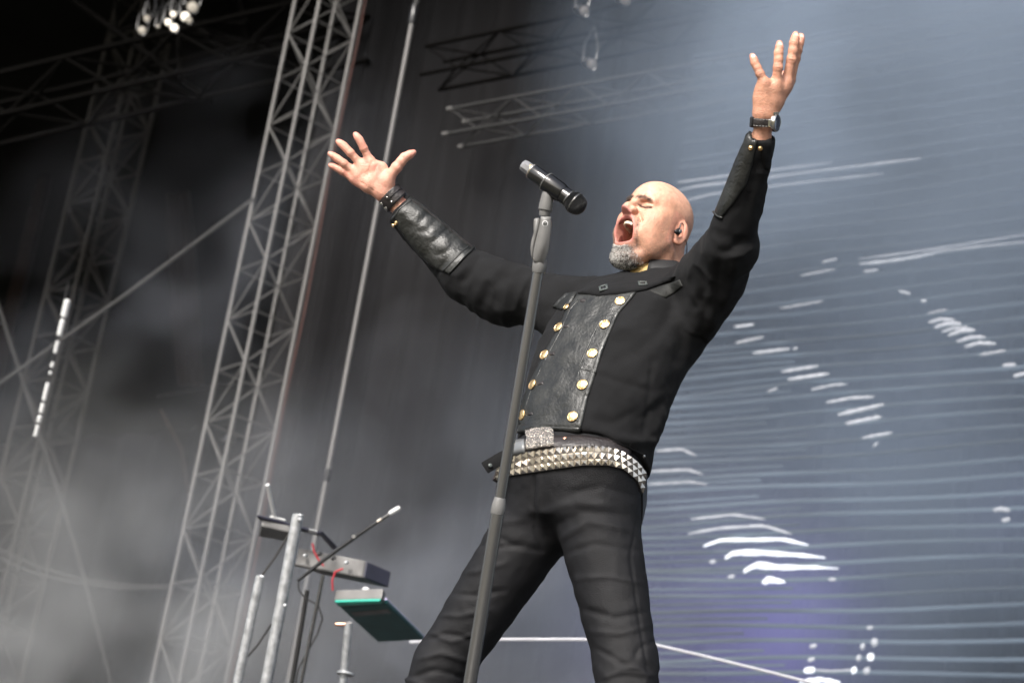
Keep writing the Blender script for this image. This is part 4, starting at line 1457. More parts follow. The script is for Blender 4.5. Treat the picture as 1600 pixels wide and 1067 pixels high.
# hanging brown drapes at the side
def hang(p_top, p_bot, wd, mt, label, Yd):
    a_, b_ = toy(*p_top, Yd), toy(*p_bot, Yd)
    V, F = [], []
    n_, mm = 14, 18
    for side in (0, .02):
        for j in range(mm + 1):
            t_ = j / mm
            c_ = a_ + (b_ - a_) * t_
            for i in range(n_ + 1):
                u_ = i / n_ - .5
                V.append((c_[0] + u_ * wd * (1 + .25 * math.sin(t_ * 5 + wd * 9)), c_[1] + side + .05 * math.sin(u_ * 19 + t_ * 2), c_[2]))
    k_ = (n_ + 1) * (mm + 1)
    for j in range(mm):
        for i in range(n_):
            q_ = j * (n_ + 1) + i
            F.append((q_, q_ + 1, q_ + n_ + 2, q_ + n_ + 1)); F.append((k_ + q_ + n_ + 1, k_ + q_ + n_ + 2, k_ + q_ + 1, k_ + q_))
        for i in (0, n_):
            q_ = j * (n_ + 1) + i
            F.append((q_, q_ + n_ + 1, k_ + q_ + n_ + 1, k_ + q_))
    tag(put('side_drape', V, F, mt), label, 'drape')
hang((262, 60), (300, 600), .42, M['brown_drape'], 'long brown drape hanging between the two lattice towers', 19)
hang((126, 40), (-30, 700), .30, M['brown_drape'], 'narrow brown drape hanging beside the far lattice tower', 18)
hang((210, 55), (165, 130), .9, M['brown_drape'], 'short brown cloth tied near the top of the far tower', 17.0)

def truss(name, base, height_axis, length, side, bay, yaw, mt, mtb, label, cat, rc, rb, flip=0, tip=None):
    """four-chord lattice: each chord and each brace a part"""
    ax = nrm(height_axis)
    if abs(ax[2]) > .9:
        e1 = np.array((math.cos(yaw), math.sin(yaw), 0)); e2 = np.array((-math.sin(yaw), math.cos(yaw), 0))
    else:
        e1 = np.array((0, 0, 1.0)); e2 = nrm(np.cross(ax, e1))
    t_ = empty(name, base, label, cat)
    base = np.asarray(base, float)
    cs = [base + (e1 * a + e2 * b) * side / 2 for a, b in ((-1, -1), (1, -1), (1, 1), (-1, 1))]
    for c in cs:
        rod('chord', c, c + ax * length, rc, mt, t_, 10)
        if tip is not None:
            MB().lathe(c - ax * .03, ax, [(0, rc * .6), (.004, rc * 1.5), (.045, rc * 1.5), (.05, rc)], 10).build('coupler', tip, t_)
    nb_ = int(length / bay)
    for k in range(nb_):
        for f in range(4):
            a, b = cs[f], cs[(f + 1) % 4]
            z0_, z1_ = k * bay, (k + 1) * bay
            if (k + f + flip) % 2:
                a, b = b, a
            rod('brace', a + ax * z0_, b + ax * z1_, rb, mtb, t_, 6)
            if ax[2] > .9:
                rod('crossbar', cs[f] + ax * z1_, cs[(f + 1) % 4] + ax * z1_, rb * .9, mtb, t_, 6)
    return t_
# main tower: its left front leg runs from pixel (240,1067) to (450,0)
side = .375
tyaw = rad(-15)
mid_leg = at(379, 585, 15.7)                        # near leg of the tower
e1 = np.array((math.cos(tyaw), math.sin(tyaw), 0)); e2 = np.array((-math.sin(tyaw), math.cos(tyaw), 0))
tc_ = mid_leg - (e1 - e2) * side / 2
main = truss('lattice_tower', (tc_[0], tc_[1], FLOOR), (0, 0, 1), 9.6, side, .415, tyaw, M['alu'], M['alu'],
             'silver lattice truss tower standing at the edge of the black curtain', 'truss', .0165, .0078)
far_leg = at(88, 530, 21.5)
tc2 = far_leg - (e1 - e2) * .46 / 2
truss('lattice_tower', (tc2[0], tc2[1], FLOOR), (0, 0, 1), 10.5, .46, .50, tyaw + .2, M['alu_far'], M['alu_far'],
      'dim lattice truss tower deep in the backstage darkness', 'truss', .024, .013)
# rust-red cable running down the main tower
q_ = tc_ + (e1 + e2) * .21
MB().tube([(q_[0] + .012 * math.sin(k * 1.7), q_[1], FLOOR + .3 + k * .6) for k in range(15)], .0055, 6).build('red_cable', M['red_cable'])
tag(bpy.data.objects['red_cable'], 'rust red cable hanging down the silver tower', 'cable')
# small clamp on the near leg
p_ = at(360, 686, 15.68)
MB().box(p_, np.eye(3), (.035, .035, .03), .008).tube([p_ + np.array((-.10, 0, 0)), p_ + np.array((.02, 0, .01))], .014, 8).build('pipe_clamp', M['black_plastic'])
tag(bpy.data.objects['pipe_clamp'], 'small black clamp on the near leg of the silver tower', 'clamp')
# flown truss above the singer
b0 = toy(713, 200, 10.5)
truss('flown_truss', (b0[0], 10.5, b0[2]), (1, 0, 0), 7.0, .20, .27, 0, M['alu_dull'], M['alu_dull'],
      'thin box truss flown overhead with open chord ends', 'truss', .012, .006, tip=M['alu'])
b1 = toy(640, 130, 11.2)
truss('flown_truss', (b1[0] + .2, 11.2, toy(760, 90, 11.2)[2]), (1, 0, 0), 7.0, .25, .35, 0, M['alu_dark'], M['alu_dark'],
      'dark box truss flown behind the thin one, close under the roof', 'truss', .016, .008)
# dark roof trusses over the left wing
for (pa, pb, Dm, lab) in (((560, 40), (-160, 208), 18.0, 'dark roof beam crossing above the left wing, ending at the silver tower'),
                          ((430, 20), (250, 15), 19.0, 'short dark roof beam behind the bright lamp-shaped daylight gaps'),
                          ((330, 110), (120, -40), 18.6, 'dark raking roof beam above the brown drapes')):
    a_, b_ = at(*pa, Dm), at(*pb, Dm + 1.5)
    t_ = empty('roof_beam', a_, lab, 'beam')
    ax = nrm(b_ - a_); e2v = nrm(np.cross(ax, zz)); e1v = np.cross(e2v, ax)
    L_ = np.linalg.norm(b_ - a_)
    cs = [a_ + e1v * sx * .22 + e2v * sy * .22 for sx, sy in ((-1, -1), (1, -1), (1, 1), (-1, 1))]
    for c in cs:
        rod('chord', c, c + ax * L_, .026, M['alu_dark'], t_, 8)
    for k in range(int(L_ / .55)):
        for f in range(4):
            a2, b2 = cs[f], cs[(f + 1) % 4]
            if (k + f) % 2: a2, b2 = b2, a2
            rod('brace', a2 + ax * k * .55, b2 + ax * (k + 1) * .55, .014, M['alu_dark'], t_, 6)

# thin upright scaffold pole with joints
pa, pb = at(497, 800, 13.5), at(648, 30, 13.5)
pt_ = (pa + pb) / 2
pole = empty('scaffold_pole', (pt_[0], pt_[1], FLOOR), 'tall thin scaffold pole standing in front of the black curtain', 'pole')
rod('lower_tube', (pt_[0], pt_[1], FLOOR), (pt_[0], pt_[1], 5.35), .019, M['alu'], pole, 10)
rod('upper_tube', (pt_[0], pt_[1], 5.35), (pt_[0], pt_[1], 8.62), .0165, M['alu'], pole, 10)
MB().lathe((pt_[0], pt_[1], 5.30), (0, 0, 1), [(0, .019), (.01, .023), (.07, .023), (.08, .0165)], 12).build('joint', M['alu_dull'], pole)
MB().lathe((pt_[0], pt_[1], 8.5), (0, 0, 1), [(0, .018), (.02, .026), (.14, .026), (.16, .015)], 12).build('joint', M['black_plastic'], pole)
MB().tube([(pt_[0], pt_[1], 8.60), (pt_[0] + .03, pt_[1], 8.9), (pt_[0] + .16, pt_[1], 9.4)], .02, 8).build('top_arm', M['alu_dull'], pole)
MB().lathe((pt_[0], pt_[1], FLOOR), (0, 0, 1), [(0, .16), (.012, .16), (.016, .03), (.12, .022)], 20).build('base_plate', M['alu_dull'], pole)

# guy cables and slack wires on the left
for nm_, poly, Dm, r_, mt_, lab, ct in (
        ('guy_cable', [(398, 310), (200, 458), (-30, 620), (-620, 1035)], 16.0, .014, 'wire', 'taut grey guy cable slanting down from the silver tower', 'cable'),
        ('guy_cable', [(-190, -110), (-30, 390), (50, 640), (120, 860), (185, 1110), (330, 1620)], 17.6, .016, 'wire', 'taut grey cable crossing in front of the dim far tower', 'cable'),
        ('slack_wire', [(-420, 640), (-20, 848), (55, 883), (120, 903), (200, 914), (268, 915)], 16.0, .008, 'wire', 'upper of two slack wires sagging towards the silver tower', 'wire'),
        ('slack_wire', [(-420, 660), (-20, 862), (45, 893), (115, 909), (195, 919), (266, 918)], 16.0, .008, 'wire', 'lower of two slack wires sagging towards the silver tower', 'wire'),
        ('thin_rope', [(250, 640), (283, 700), (296, 780), (296, 860)], 18.5, .015, 'brown_drape', 'thin brown rope dangling below the long brown drape', 'rope'),
        ('drape_rail', [(245, 620), (320, 606), (420, 598)], 17.5, .014, 'alu_dark', 'thin dark rail below the long brown drape', 'rail')):
    a_ = lerp_poly(poly, 40)
    MB().tube([at(u_, v_, Dm) for u_, v_ in a_], r_, 6).build(nm_, M[mt_])
    bpy.context.view_layer.update()
    tag(COL.objects[-1], lab, ct)
# sun glints on a hanging metal rod, built as white links
lk = empty('glint_hanger', at(80, 575, 14.0), 'bright metal hanger, its sun glints built as white links, dangling before the dim tower', 'hanger')
for (ya, yb, rr_) in ((468, 496, .021), (499, 525, .017), (533, 552, .012), (566, 574, .012), (580, 585, .010), (598, 626, .013), (630, 645, .013), (649, 660, .015), (664, 682, .013)):
    f_x = lambda yq: 106 - (yq - 468) * 51 / 214
    a_, b_ = at(f_x(ya), ya, 14.0), at(f_x(yb), yb, 14.0)
    d_ = b_ - a_; L_ = np.linalg.norm(d_)
    MB().lathe(a_, d_, [(0, rr_ * .6), (rr_ * .4, rr_), (L_ - rr_ * .4, rr_), (L_, rr_ * .6)], 10).build('link', M['glint'], lk)
rod('wire', at(107, 440, 14.02), at(54, 690, 14.02), .004, M['wire'], lk, 6)

# daylight gaps built as lamps, top left; hung lamps, top centre
M['gap_bright'] = mat('gap_daylight', (0.9, 0.85, 0.75), 0.3, emit=(1.0, 0.90, 0.74), estr=0.5)  # glow of daylight through roof gaps, given to lamp lenses
M['gap_mid'] = mat('gap_daylight_half', (0.3, 0.28, 0.25), 0.3, emit=(1.0, 0.88, 0.70), estr=0.12)
M['lamp_dim'] = mat('dim_lens', (0.06, 0.057, 0.055), 0.4, emit=(1.0, 0.88, 0.80), estr=0.05)
def lamp(px, py, D, r_, lit, label, group=None, tilt=(0, 0, 0)):
    c = at(px, py, D)
    ax = nrm(CAM - c + np.array(tilt) * 8)
    t_ = empty('lamp_or_sky_gap', c, label, 'lamp', group)
    MB().lathe(c - ax * .22, ax, [(0, r_ * .5), (.02, r_ * .8), (.12, r_ * 1.05), (.21, r_ * 1.12), (.22, r_ * 1.12), (.215, r_ * .95)], 16).build('housing', M['black_plastic'], t_)
    MB().lathe(c - ax * .012, ax, [(0, r_ * .96), (.006, r_ * .9), (.012, r_ * .5), (.014, .001)], 16).build('lens', lit, t_)
    s_ = nrm(np.cross(ax, zz))
    MB().tube([c - ax * .1 + s_ * r_ * 1.15, c - ax * .1 + s_ * r_ * 1.3 + zz * .12, c - ax * .1 + zz * .26, c - ax * .1 - s_ * r_ * 1.3 + zz * .12, c - ax * .1 - s_ * r_ * 1.15], .006, 6).build('yoke', M['black_plastic'], t_)
for (a_, b_, r_) in ((228, 30, .045), (219, 45, .040), (246, 40, .030), (262, 34, .055), (275, 44, .050), (300, 12, .055), (292, 28, .05), (270, 22, .03), (298, 34, .038)):
    lamp(a_ + rng.uniform(-3, 3), b_ + rng.uniform(-3, 3), 17.5, r_ * rng.uniform(.5, 1.0), M['gap_bright'] if rng.uniform() > .45 else M['gap_mid'], 'small lamp shape standing in for a daylight gap under the dark roof', 'daylight gaps under the roof built as lamps', (rng.uniform(-.4, .4), 0, rng.uniform(-.3, .3)))
for (a_, b_, r_, lb) in ((913, 17, .035, 'small spot lamp hung nearest the roof above the thin box truss'), (925, 100, .035, 'small spot lamp hanging just above the thin box truss'),
                         (977, -2, .04, 'spot lamp half out of sight at the roof beside the smaller ones')):
    lamp(a_, b_, 13.2, r_, M['lamp_dim'], lb, None, (.5, 0, -.2))

# ------------------------------------------------------------------ LED strips, and their curtain with painted glow
def blob_sum(N, L, src, blobs):
    """sum of soft elongated spots in the screen plane (x along the stage, z up)"""
    sep = N.new('ShaderNodeSeparateXYZ')
    L.new(src, sep.inputs[0])
    def mth(op, a, b=None):
        n = N.new('ShaderNodeMath'); n.operation = op
        for i, v in enumerate((a, b)):
            if v is None: continue
            if isinstance(v, (int, float)): n.inputs[i].default_value = float(v)
            else: L.new(v, n.inputs[i])
        return n.outputs[0]
    tot = None
    for (cx, cz, ang, ra, rb_, amp) in blobs:
        x_ = mth('SUBTRACT', sep.outputs[0], cx); z_ = mth('SUBTRACT', sep.outputs[2], cz)
        u_ = mth('ADD', mth('MULTIPLY', x_, math.cos(ang) / ra), mth('MULTIPLY', z_, math.sin(ang) / ra))
        v_ = mth('ADD', mth('MULTIPLY', x_, -math.sin(ang) / rb_), mth('MULTIPLY', z_, math.cos(ang) / rb_))
        e_ = mth('EXPONENT', mth('MULTIPLY', mth('ADD', mth('MULTIPLY', u_, u_), mth('MULTIPLY', v_, v_)), -1.0))
        e_ = mth('MULTIPLY', e_, amp)
        tot = e_ if tot is None else mth('ADD', tot, e_)
    return tot, mth

YS = 11.85
def spot(pa, pb, wpx, amp):
    a, b = toy(*pa, YS), toy(*pb, YS)
    c = (a + b) / 2
    d = b - a
    return (c[0], c[2], math.atan2(d[2], d[0]), max(np.hypot(d[0], d[2]) / 2, .02), wpx / 250.0, amp)
SP = [spot((1165, 505), (1290, 600), 20, .08), spot((1280, 600), (1380, 690), 24, .12), spot((1440, 465), (1600, 580), 20, .10), spot((1100, 820), (1290, 890), 30, .15)]
m, t_, b_ = nodes_of('led_strip')
N, L = t_.nodes, t_.links
tc = N.new('ShaderNodeTexCoord')
tot, mth = blob_sum(N, L, tc.outputs['Object'], SP)
nz1 = N.new('ShaderNodeTexNoise'); nz1.inputs['Scale'].default_value = 5.0; nz1.inputs['Detail'].default_value = 3
mp = N.new('ShaderNodeMapping'); mp.inputs['Scale'].default_value = (1.0, 1.0, 3.0)
L.new(tc.outputs['Object'], mp.inputs[0]); L.new(mp.outputs[0], nz1.inputs[0])
cut = N.new('ShaderNodeMapRange'); cut.inputs[1].default_value = .40; cut.inputs[2].default_value = .62; cut.inputs[3].default_value = .12; cut.inputs[4].default_value = 1.25
L.new(nz1.outputs[0], cut.inputs[0])
nz2 = N.new('ShaderNodeTexNoise'); nz2.inputs['Scale'].default_value = 0.9; nz2.inputs['Detail'].default_value = 2
mp2 = N.new('ShaderNodeMapping'); mp2.inputs['Scale'].default_value = (.8, .8, 5.0)
L.new(tc.outputs['Object'], mp2.inputs[0]); L.new(mp2.outputs[0], nz2.inputs[0])
lo = N.new('ShaderNodeMapRange'); lo.inputs[1].default_value = .36; lo.inputs[2].default_value = .62; lo.inputs[3].default_value = .028; lo.inputs[4].default_value = .098
L.new(nz2.outputs[0], lo.inputs[0])
sx_ = N.new('ShaderNodeSeparateXYZ'); L.new(tc.outputs['Object'], sx_.inputs[0])
hf = N.new('ShaderNodeMapRange'); hf.inputs[1].default_value = 7.7; hf.inputs[2].default_value = 6.6; hf.inputs[3].default_value = .16; hf.inputs[4].default_value = 1.0
L.new(sx_.outputs[2], hf.inputs[0])
st = mth('ADD', mth('MULTIPLY', mth('MULTIPLY', tot, .45), cut.outputs[0]), mth('MULTIPLY', lo.outputs[0], hf.outputs[0]))
b_.inputs['Base Color'].default_value = (.008, .009, .011, 1)
b_.inputs['Roughness'].default_value = .8
b_.inputs['Emission Color'].default_value = (.62, .80, 1.0, 1)
L.new(st, b_.inputs['Emission Strength'])
M['led'] = m
M['white_pl'] = mat('white_plastic', (0.6, 0.6, 0.6), 0.4)
m, t_, b_ = nodes_of('painted_glow_cloth')  # curtain cloth: purple light and blue haze painted on as emission
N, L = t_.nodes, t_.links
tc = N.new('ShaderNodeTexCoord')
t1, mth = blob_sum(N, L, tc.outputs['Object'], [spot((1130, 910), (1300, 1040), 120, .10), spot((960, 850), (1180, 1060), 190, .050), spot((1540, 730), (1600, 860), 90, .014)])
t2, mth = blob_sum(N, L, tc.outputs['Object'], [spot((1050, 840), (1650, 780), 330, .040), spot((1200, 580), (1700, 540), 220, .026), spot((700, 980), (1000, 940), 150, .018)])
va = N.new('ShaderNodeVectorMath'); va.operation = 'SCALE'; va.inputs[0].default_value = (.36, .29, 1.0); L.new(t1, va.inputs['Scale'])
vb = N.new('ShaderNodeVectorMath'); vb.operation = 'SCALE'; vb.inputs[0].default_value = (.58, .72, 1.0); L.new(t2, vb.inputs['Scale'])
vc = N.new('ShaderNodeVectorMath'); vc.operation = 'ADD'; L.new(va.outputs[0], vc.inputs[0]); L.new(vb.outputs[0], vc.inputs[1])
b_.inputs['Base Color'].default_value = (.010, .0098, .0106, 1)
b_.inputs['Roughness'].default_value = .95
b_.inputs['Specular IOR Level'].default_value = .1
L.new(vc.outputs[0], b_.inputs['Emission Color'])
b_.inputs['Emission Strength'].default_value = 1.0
M['glowcloth'] = m
xl = toy(985, 900, YS)[0] - .1
scr = empty('led_strip_curtain', (xl, YS, FLOOR), 'tall pleated black curtain with painted glow and thin horizontal LED strips behind the singer', 'screen')
def wave(x_, k):
    return .035 * math.sin(x_ * 1.9 + k * .5) + .02 * math.sin(x_ * 5.1 + k)
# pleated cloth behind the strips; its blue and purple glow is painted
o = pleated('glow_cloth', -11.55, 1.5, 12.0, FLOOR + .01, 13.5, M['glowcloth'], .06, .34, 5, None, None)
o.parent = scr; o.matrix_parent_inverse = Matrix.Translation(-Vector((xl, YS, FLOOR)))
zs = 4.35
k = 0
while zs < 9.5:
    xs = np.arange(xl + .05, -2.6, .16)
    V, F = [], []
    hh = .0115
    for x_ in xs:
        sag = .012 * math.sin(x_ * 2.3 + k * .7) + (.02 * math.exp(-((x_ - xl) / .8) ** 2)) * math.sin(k * 2.1)
        yy = YS + .02 + wave(x_, 0) * .15
        for (dy, dz) in ((-.008, -hh), (-.012, 0), (-.008, hh), (.006, hh), (.006, -hh)):
            V.append((x_, yy + dy, zs + dz + sag))
    for i in range(len(xs) - 1):
        for q_ in range(5):
            F.append((i * 5 + q_, i * 5 + (q_ + 1) % 5, i * 5 + 5 + (q_ + 1) % 5, i * 5 + 5 + q_))
    o = put('led_strip', V, F, M['led'])
    o.parent = scr; o.matrix_parent_inverse = Matrix.Translation(-Vector((xl, YS, FLOOR)))
    if zs < 7.0:                                            # finer strips woven between on the near end
        x1 = toy(1235 - 40 * math.sin(k * 1.3), 800, YS)[0]
        V2 = [v for v in V if v[0] < x1]
        V2 = [(a, b, c + .052) for a, b, c in V2]
        F2 = [f for f in F if max(f) < len(V2)]
        V2 = [(a, b, (c - zs - .052) * .55 + zs + .052) for a, b, c in V2]
        o = put('led_strip', V2, F2, M['led'])
        o.parent = scr; o.matrix_parent_inverse = Matrix.Translation(-Vector((xl, YS, FLOOR)))
    zs += .112 if k % 2 else .098
    k += 1
# bright strokes of the picture on the strips: lit pixel runs
for nm_, e_ in (('hi', .75), ('mid', .16), ('lo', .075)):
    M['run_' + nm_] = mat('lit_run_' + nm_, (.3, .3, .32), .5, emit=(.90, .94, 1.0), estr=e_)
def run(poly, wpx, lev, k=0):
    P = lerp_poly(poly, 14)
    V, F = [], []
    for i, (a_, b_) in enumerate(P):
        t_ = i / 13
        wv = (wpx[0] * (1 - t_) + wpx[1] * t_) if isinstance(wpx, tuple) else wpx
        wv *= (.35 + .65 * min(1, 5 * min(t_ + .04, 1.04 - t_))) * (1 + .18 * math.sin(i * 1.9 + k))
        c_ = toy(a_, b_, YS - .03)
        for (dy, dz) in ((0, -1), (-.010, -.5), (-.010, .5), (0, 1), (.008, 0)):
            V.append((c_[0], c_[1] + dy, c_[2] + dz * wv / 2 / 240))
    for i in range(13):
        for q_ in range(5):
            F.append((i * 5 + q_, i * 5 + (q_ + 1) % 5, i * 5 + 5 + (q_ + 1) % 5, i * 5 + 5 + q_))
    F += [(4, 3, 2, 1, 0), tuple(65 + q_ for q_ in range(5))]
    put('lit_run', V, F, M['run_' + lev], scr)
RUNS = [([(1100, 853), (1127, 843), (1180, 843), (1222, 842), (1262, 851)], (6, 5), 'hi'), ([(1134, 871), (1147, 863), (1184, 863), (1251, 867), (1289, 871)], (11, 4), 'hi'),
        ([(1163, 892), (1180, 882), (1218, 886), (1272, 886), (1310, 888)], (13, 2), 'hi'), ([(1192, 909), (1202, 905), (1226, 909)], (13, 5), 'hi'),
        ([(1075, 834), (1126, 825), (1193, 821), (1236, 834)], 5, 'mid'), ([(1080, 811), (1147, 804), (1195, 811)], 4, 'mid'), ([(1110, 878), (1118, 877)], 6, 'mid'), ([(1138, 901), (1148, 900)], 5, 'mid'),
        ([(1268, 886), (1279, 886)], 6, 'hi'), ([(1295, 905), (1306, 905)], 5, 'mid'),
        ([(1362, 1003), (1371, 1003)], 13, 'mid'), ([(1356, 1026), (1365, 1026)], 11, 'hi'), ([(1350, 1048), (1359, 1047)], 11, 'mid'), ([(1345, 1010), (1351, 1009)], 10, 'mid'), ([(1339, 1028), (1345, 1027)], 10, 'mid'),
        ([(1355, 981), (1364, 980)], 6, 'mid'), ([(1266, 1010), (1276, 1008)], 6, 'mid'), ([(1263, 1031), (1273, 1029)], 6, 'mid'), ([(1257, 1047), (1273, 1046)], 9, 'hi'), ([(1270, 1046), (1300, 1048), (1335, 1046)], 3, 'mid'),
        ([(1331, 1047), (1338, 1046)], 10, 'hi'), ([(1250, 1065), (1280, 1061), (1312, 1066)], 7, 'hi'), ([(1552, 797), (1563, 795), (1578, 797)], 7, 'mid'), ([(1566, 813), (1578, 811)], 7, 'mid'),
        ([(1291, 629), (1330, 622), (1366, 620)], 5, 'mid'), ([(1268, 609), (1300, 602), (1323, 600)], 4, 'mid'), ([(1232, 593), (1295, 584)], 6, 'mid'), ([(1222, 581), (1278, 572)], 5, 'mid'), ([(1177, 552), (1234, 545)], 5, 'mid'),
        ([(1148, 511), (1178, 507)], 5, 'mid'), ([(1150, 536), (1193, 527)], 5, 'lo'), ([(1322, 662), (1377, 651)], 7, 'mid'), ([(1348, 684), (1394, 676)], 5, 'mid'), ([(1310, 648), (1381, 632)], 7, 'mid'), ([(1365, 697), (1372, 692)], 5, 'mid'),
        ([(1451, 504), (1470, 499), (1492, 500)], 6, 'mid'), ([(1460, 512), (1480, 506), (1502, 506)], 7, 'mid'), ([(1472, 519), (1490, 513), (1514, 512)], 5, 'mid'), ([(1482, 524), (1503, 517), (1524, 516)], 7, 'mid'),
        ([(1496, 534), (1518, 527), (1540, 527)], 6, 'mid'), ([(1508, 542), (1530, 536), (1556, 537)], 6, 'mid'), ([(1531, 555), (1571, 548)], 5, 'lo'), ([(1567, 571), (1587, 570)], 6, 'mid'), ([(1584, 588), (1604, 583)], 6, 'mid'),
        ([(1440, 471), (1448, 470)], 5, 'mid'), ([(1450, 490), (1480, 484)], 4, 'lo'), ([(1344, 413), (1400, 407), (1460, 397)], 6, 'mid'), ([(1342, 405), (1400, 398), (1470, 388), (1610, 366)], 4, 'lo'), ([(1440, 397), (1530, 386), (1620, 377)], 5, 'lo'),
        ([(1058, 299), (1095, 290), (1130, 287), (1260, 270), (1440, 248)], 5, 'lo'), ([(1062, 318), (1100, 306), (1220, 290), (1380, 272)], 4, 'lo'), ([(1060, 286), (1130, 276), (1300, 255)], 4, 'lo'),
        ([(1252, 431), (1305, 421)], 4, 'lo'), ([(1285, 410), (1308, 405)], 5, 'lo'), ([(1350, 425), (1372, 422)], 6, 'lo'), ([(1220, 482), (1285, 471)], 4, 'lo'), ([(1405, 455), (1422, 459)], 5, 'mid'),
        ([(1025, 705), (1065, 702), (1088, 712)], 5, 'lo'), ([(1012, 737), (1075, 734), (1098, 741)], 5, 'lo'), ([(1010, 757), (1080, 753), (1105, 757)], 4, 'lo'), ([(1200, 612), (1215, 607)], 4, 'lo'), ([(1240, 545), (1246, 544)], 4, 'mid')]
for k, (pl, wp, lv) in enumerate(RUNS):
    run(pl, wp, lv, k)
for z_ in (10.62,):
    rod('top_rail', (-11.55, 11.9, 13.52), (1.5, 11.9, 13.52), .03, M['alu_dark'], scr, 8)

# ------------------------------------------------------------------ microphone on its stand
M['stand'] = mat('satin_black_tube', (0.15, 0.148, 0.146), 0.27, 0.8, var=0.12, vscale=30, spec=.6)
M['grip'] = mat('matt_grey_plastic', (0.125, 0.123, 0.12), 0.5, var=0.08, vscale=60, bump=0.1, bscale=300)
M['mic_black'] = mat('gloss_black_shell', (0.006, 0.006, 0.007), 0.16, 0.0, var=0.1, spec=0.7)
M['grille'] = mat('dark_wire_mesh', (0.02, 0.02, 0.02), 0.35, 0.7, var=0.5, vscale=600, bump=1.0, bscale=700)
M['mic_end'] = mat('grey_end_cap', (0.23, 0.23, 0.24), 0.35, 0.4)
dM = .42                       # nearer the lens than his chest
def MW(px, py, d=dM):
    return W(J(px, py, d))
p_bot = MW(735, 1067, dM + .06); p_mid = MW(778.5, 795, dM + .03); p_neck = MW(841, 424, dM); p_top = MW(850.5, 335, dM)
axs = nrm(p_neck - p_bot)
foot = p_bot - axs * ((p_bot[2] - FLOOR - .02) / axs[2])
stand = empty('mic_stand', (foot[0], foot[1], FLOOR), 'dark grey one-hand microphone stand rising in front of the singer', 'mic stand')
rod('lower_tube', foot, p_mid, .0150, M['stand'], stand, 20)
rod('upper_tube', p_mid - axs * .02, p_neck, .0122, M['stand'], stand, 20)
MB().lathe(p_mid - axs * .012, axs, [(0, .0151), (.003, .0160), (.020, .0160), (.036, .0130), (.038, .0122)], 24).build('collar', M['grip'], stand)
MB().lathe(np.array((foot[0], foot[1], FLOOR + .002)), (0, 0, 1), [(0, .13), (.012, .13), (.022, .11), (.03, .03), (.05, .02)], 32).build('base', M['stand'], stand)
# clutch handle: outline swept through its thickness
def outline(pts, d, th, name, mt, par, bev=.004):
    P = np.array([J(a, b, d) for a, b in lerp_poly(pts + [pts[0]], 60)[:-1]])
    c = P.mean(0)
    rings = [(-th, .86), (-th * .75, .96), (-th * .3, 1.0), (th * .3, 1.0), (th * .75, .96), (th, .86)]
    V, F = [], []
    for z_, s_ in rings:
        for q in P:
            V.append(W(c + (q - c) * np.array((s_, 1 - (1 - s_) * .35, 1)) + np.array((0, 0, z_))))
    n_ = len(P)
    for k in range(len(rings) - 1):
        for i in range(n_):
            F.append((k * n_ + i, k * n_ + (i + 1) % n_, (k + 1) * n_ + (i + 1) % n_, (k + 1) * n_ + i))
    F.append(tuple(range(n_ - 1, -1, -1))); F.append(tuple((len(rings) - 1) * n_ + i for i in range(n_)))
    return put(name, V, F, mt, par)
outline([(845, 338), (861, 339), (862, 352), (860, 372), (857, 392), (853, 405), (849, 413), (834, 411), (832, 404), (833, 392), (837, 374), (842, 355)], dM, .0155, 'clutch_body', M['grip'], stand)
lever = outline([(834, 343), (837, 341), (843, 341), (844, 347), (842, 357), (837, 374), (833, 392), (831.5, 405), (829.5, 398), (828.5, 388), (830, 376), (834, 364), (833.5, 352)], dM, .0105, 'clutch_lever', M['grip'], stand)
MB().lathe(MW(841.5, 424), axs, [(-.004, .0135), (0, .0150), (.010, .0162), (.022, .0168), (.028, .014)], 24).build('neck_ring', M['grip'], stand)
n_ = np.array((0, 0, 1.0))
logo = MB().lathe(W(J(851.5, 350, dM) + n_ * .0140), BAS @ n_, [(0, .0072), (.0012, .0072), (.0016, .0064), (.0016, .0001)], 24).build('emblem', M['white_pl'], stand)
# ring mark on the round emblem
tp = [W(J(851.5, 350, dM) + n_ * .0160 + np.array((math.cos(q) * .0040, math.sin(q) * .0040, 0))) for q in np.linspace(0, 2 * math.pi, 20)]
MB().tube(tp, .0008, 5).build('emblem_ring', M['black_plastic'], logo)
MB().box(W(J(851.5, 350, dM) + n_ * .0162), BAS.T, (.0036, .0009, .0006)).build('emblem_bar', M['black_plastic'], logo)
MB().lathe(W(J(834, 405, dM) + n_ * .0125), BAS @ n_, [(0, .0014), (.001, .0014), (.0014, .0003)], 8).build('pivot_pin', M['silver'], stand)
# clip
MB().lathe(p_top, nrm(MW(858, 292) - p_top), [(-.004, .011), (.004, .0125), (.008, .0125), (.010, .0155), (.022, .0155), (.045, .0135), (.058, .011)], 20).build('swivel', M['grip'], stand)
m_tail, m_head = MW(818, 258, dM - .025), MW(902, 320, dM + .025)
ma = nrm(m_head - m_tail)
mx_ = lambda s: m_tail + ma * s
L_ = np.linalg.norm(m_head - m_tail)
mc = mx_(L_ * .58)
sw = MW(856, 316, dM)
MB().tube([MW(857, 322), MW(857.5, 310), mx_(L_ * .50) - nrm(BAS @ np.array((.45, .75, 0))) * .022], [.009, .0065, .007], 12).build('clip_stem', M['grip'], stand)
MB().lathe(mx_(L_ * .42), ma, [(0, .0204), (.0015, .0218), (.012, .0223), (.046, .0223), (.050, .0206)], 28).build('clip', M['mic_black'], stand)
MB().lathe(mx_(L_ * .415), ma, [(0, .0210), (.0008, .0226), (.0024, .0226), (.0034, .0215)], 28).build('clip_rim', M['grip'], stand)
mic = empty('microphone', m_tail, 'black wireless handheld microphone held in the stand clip', 'microphone')
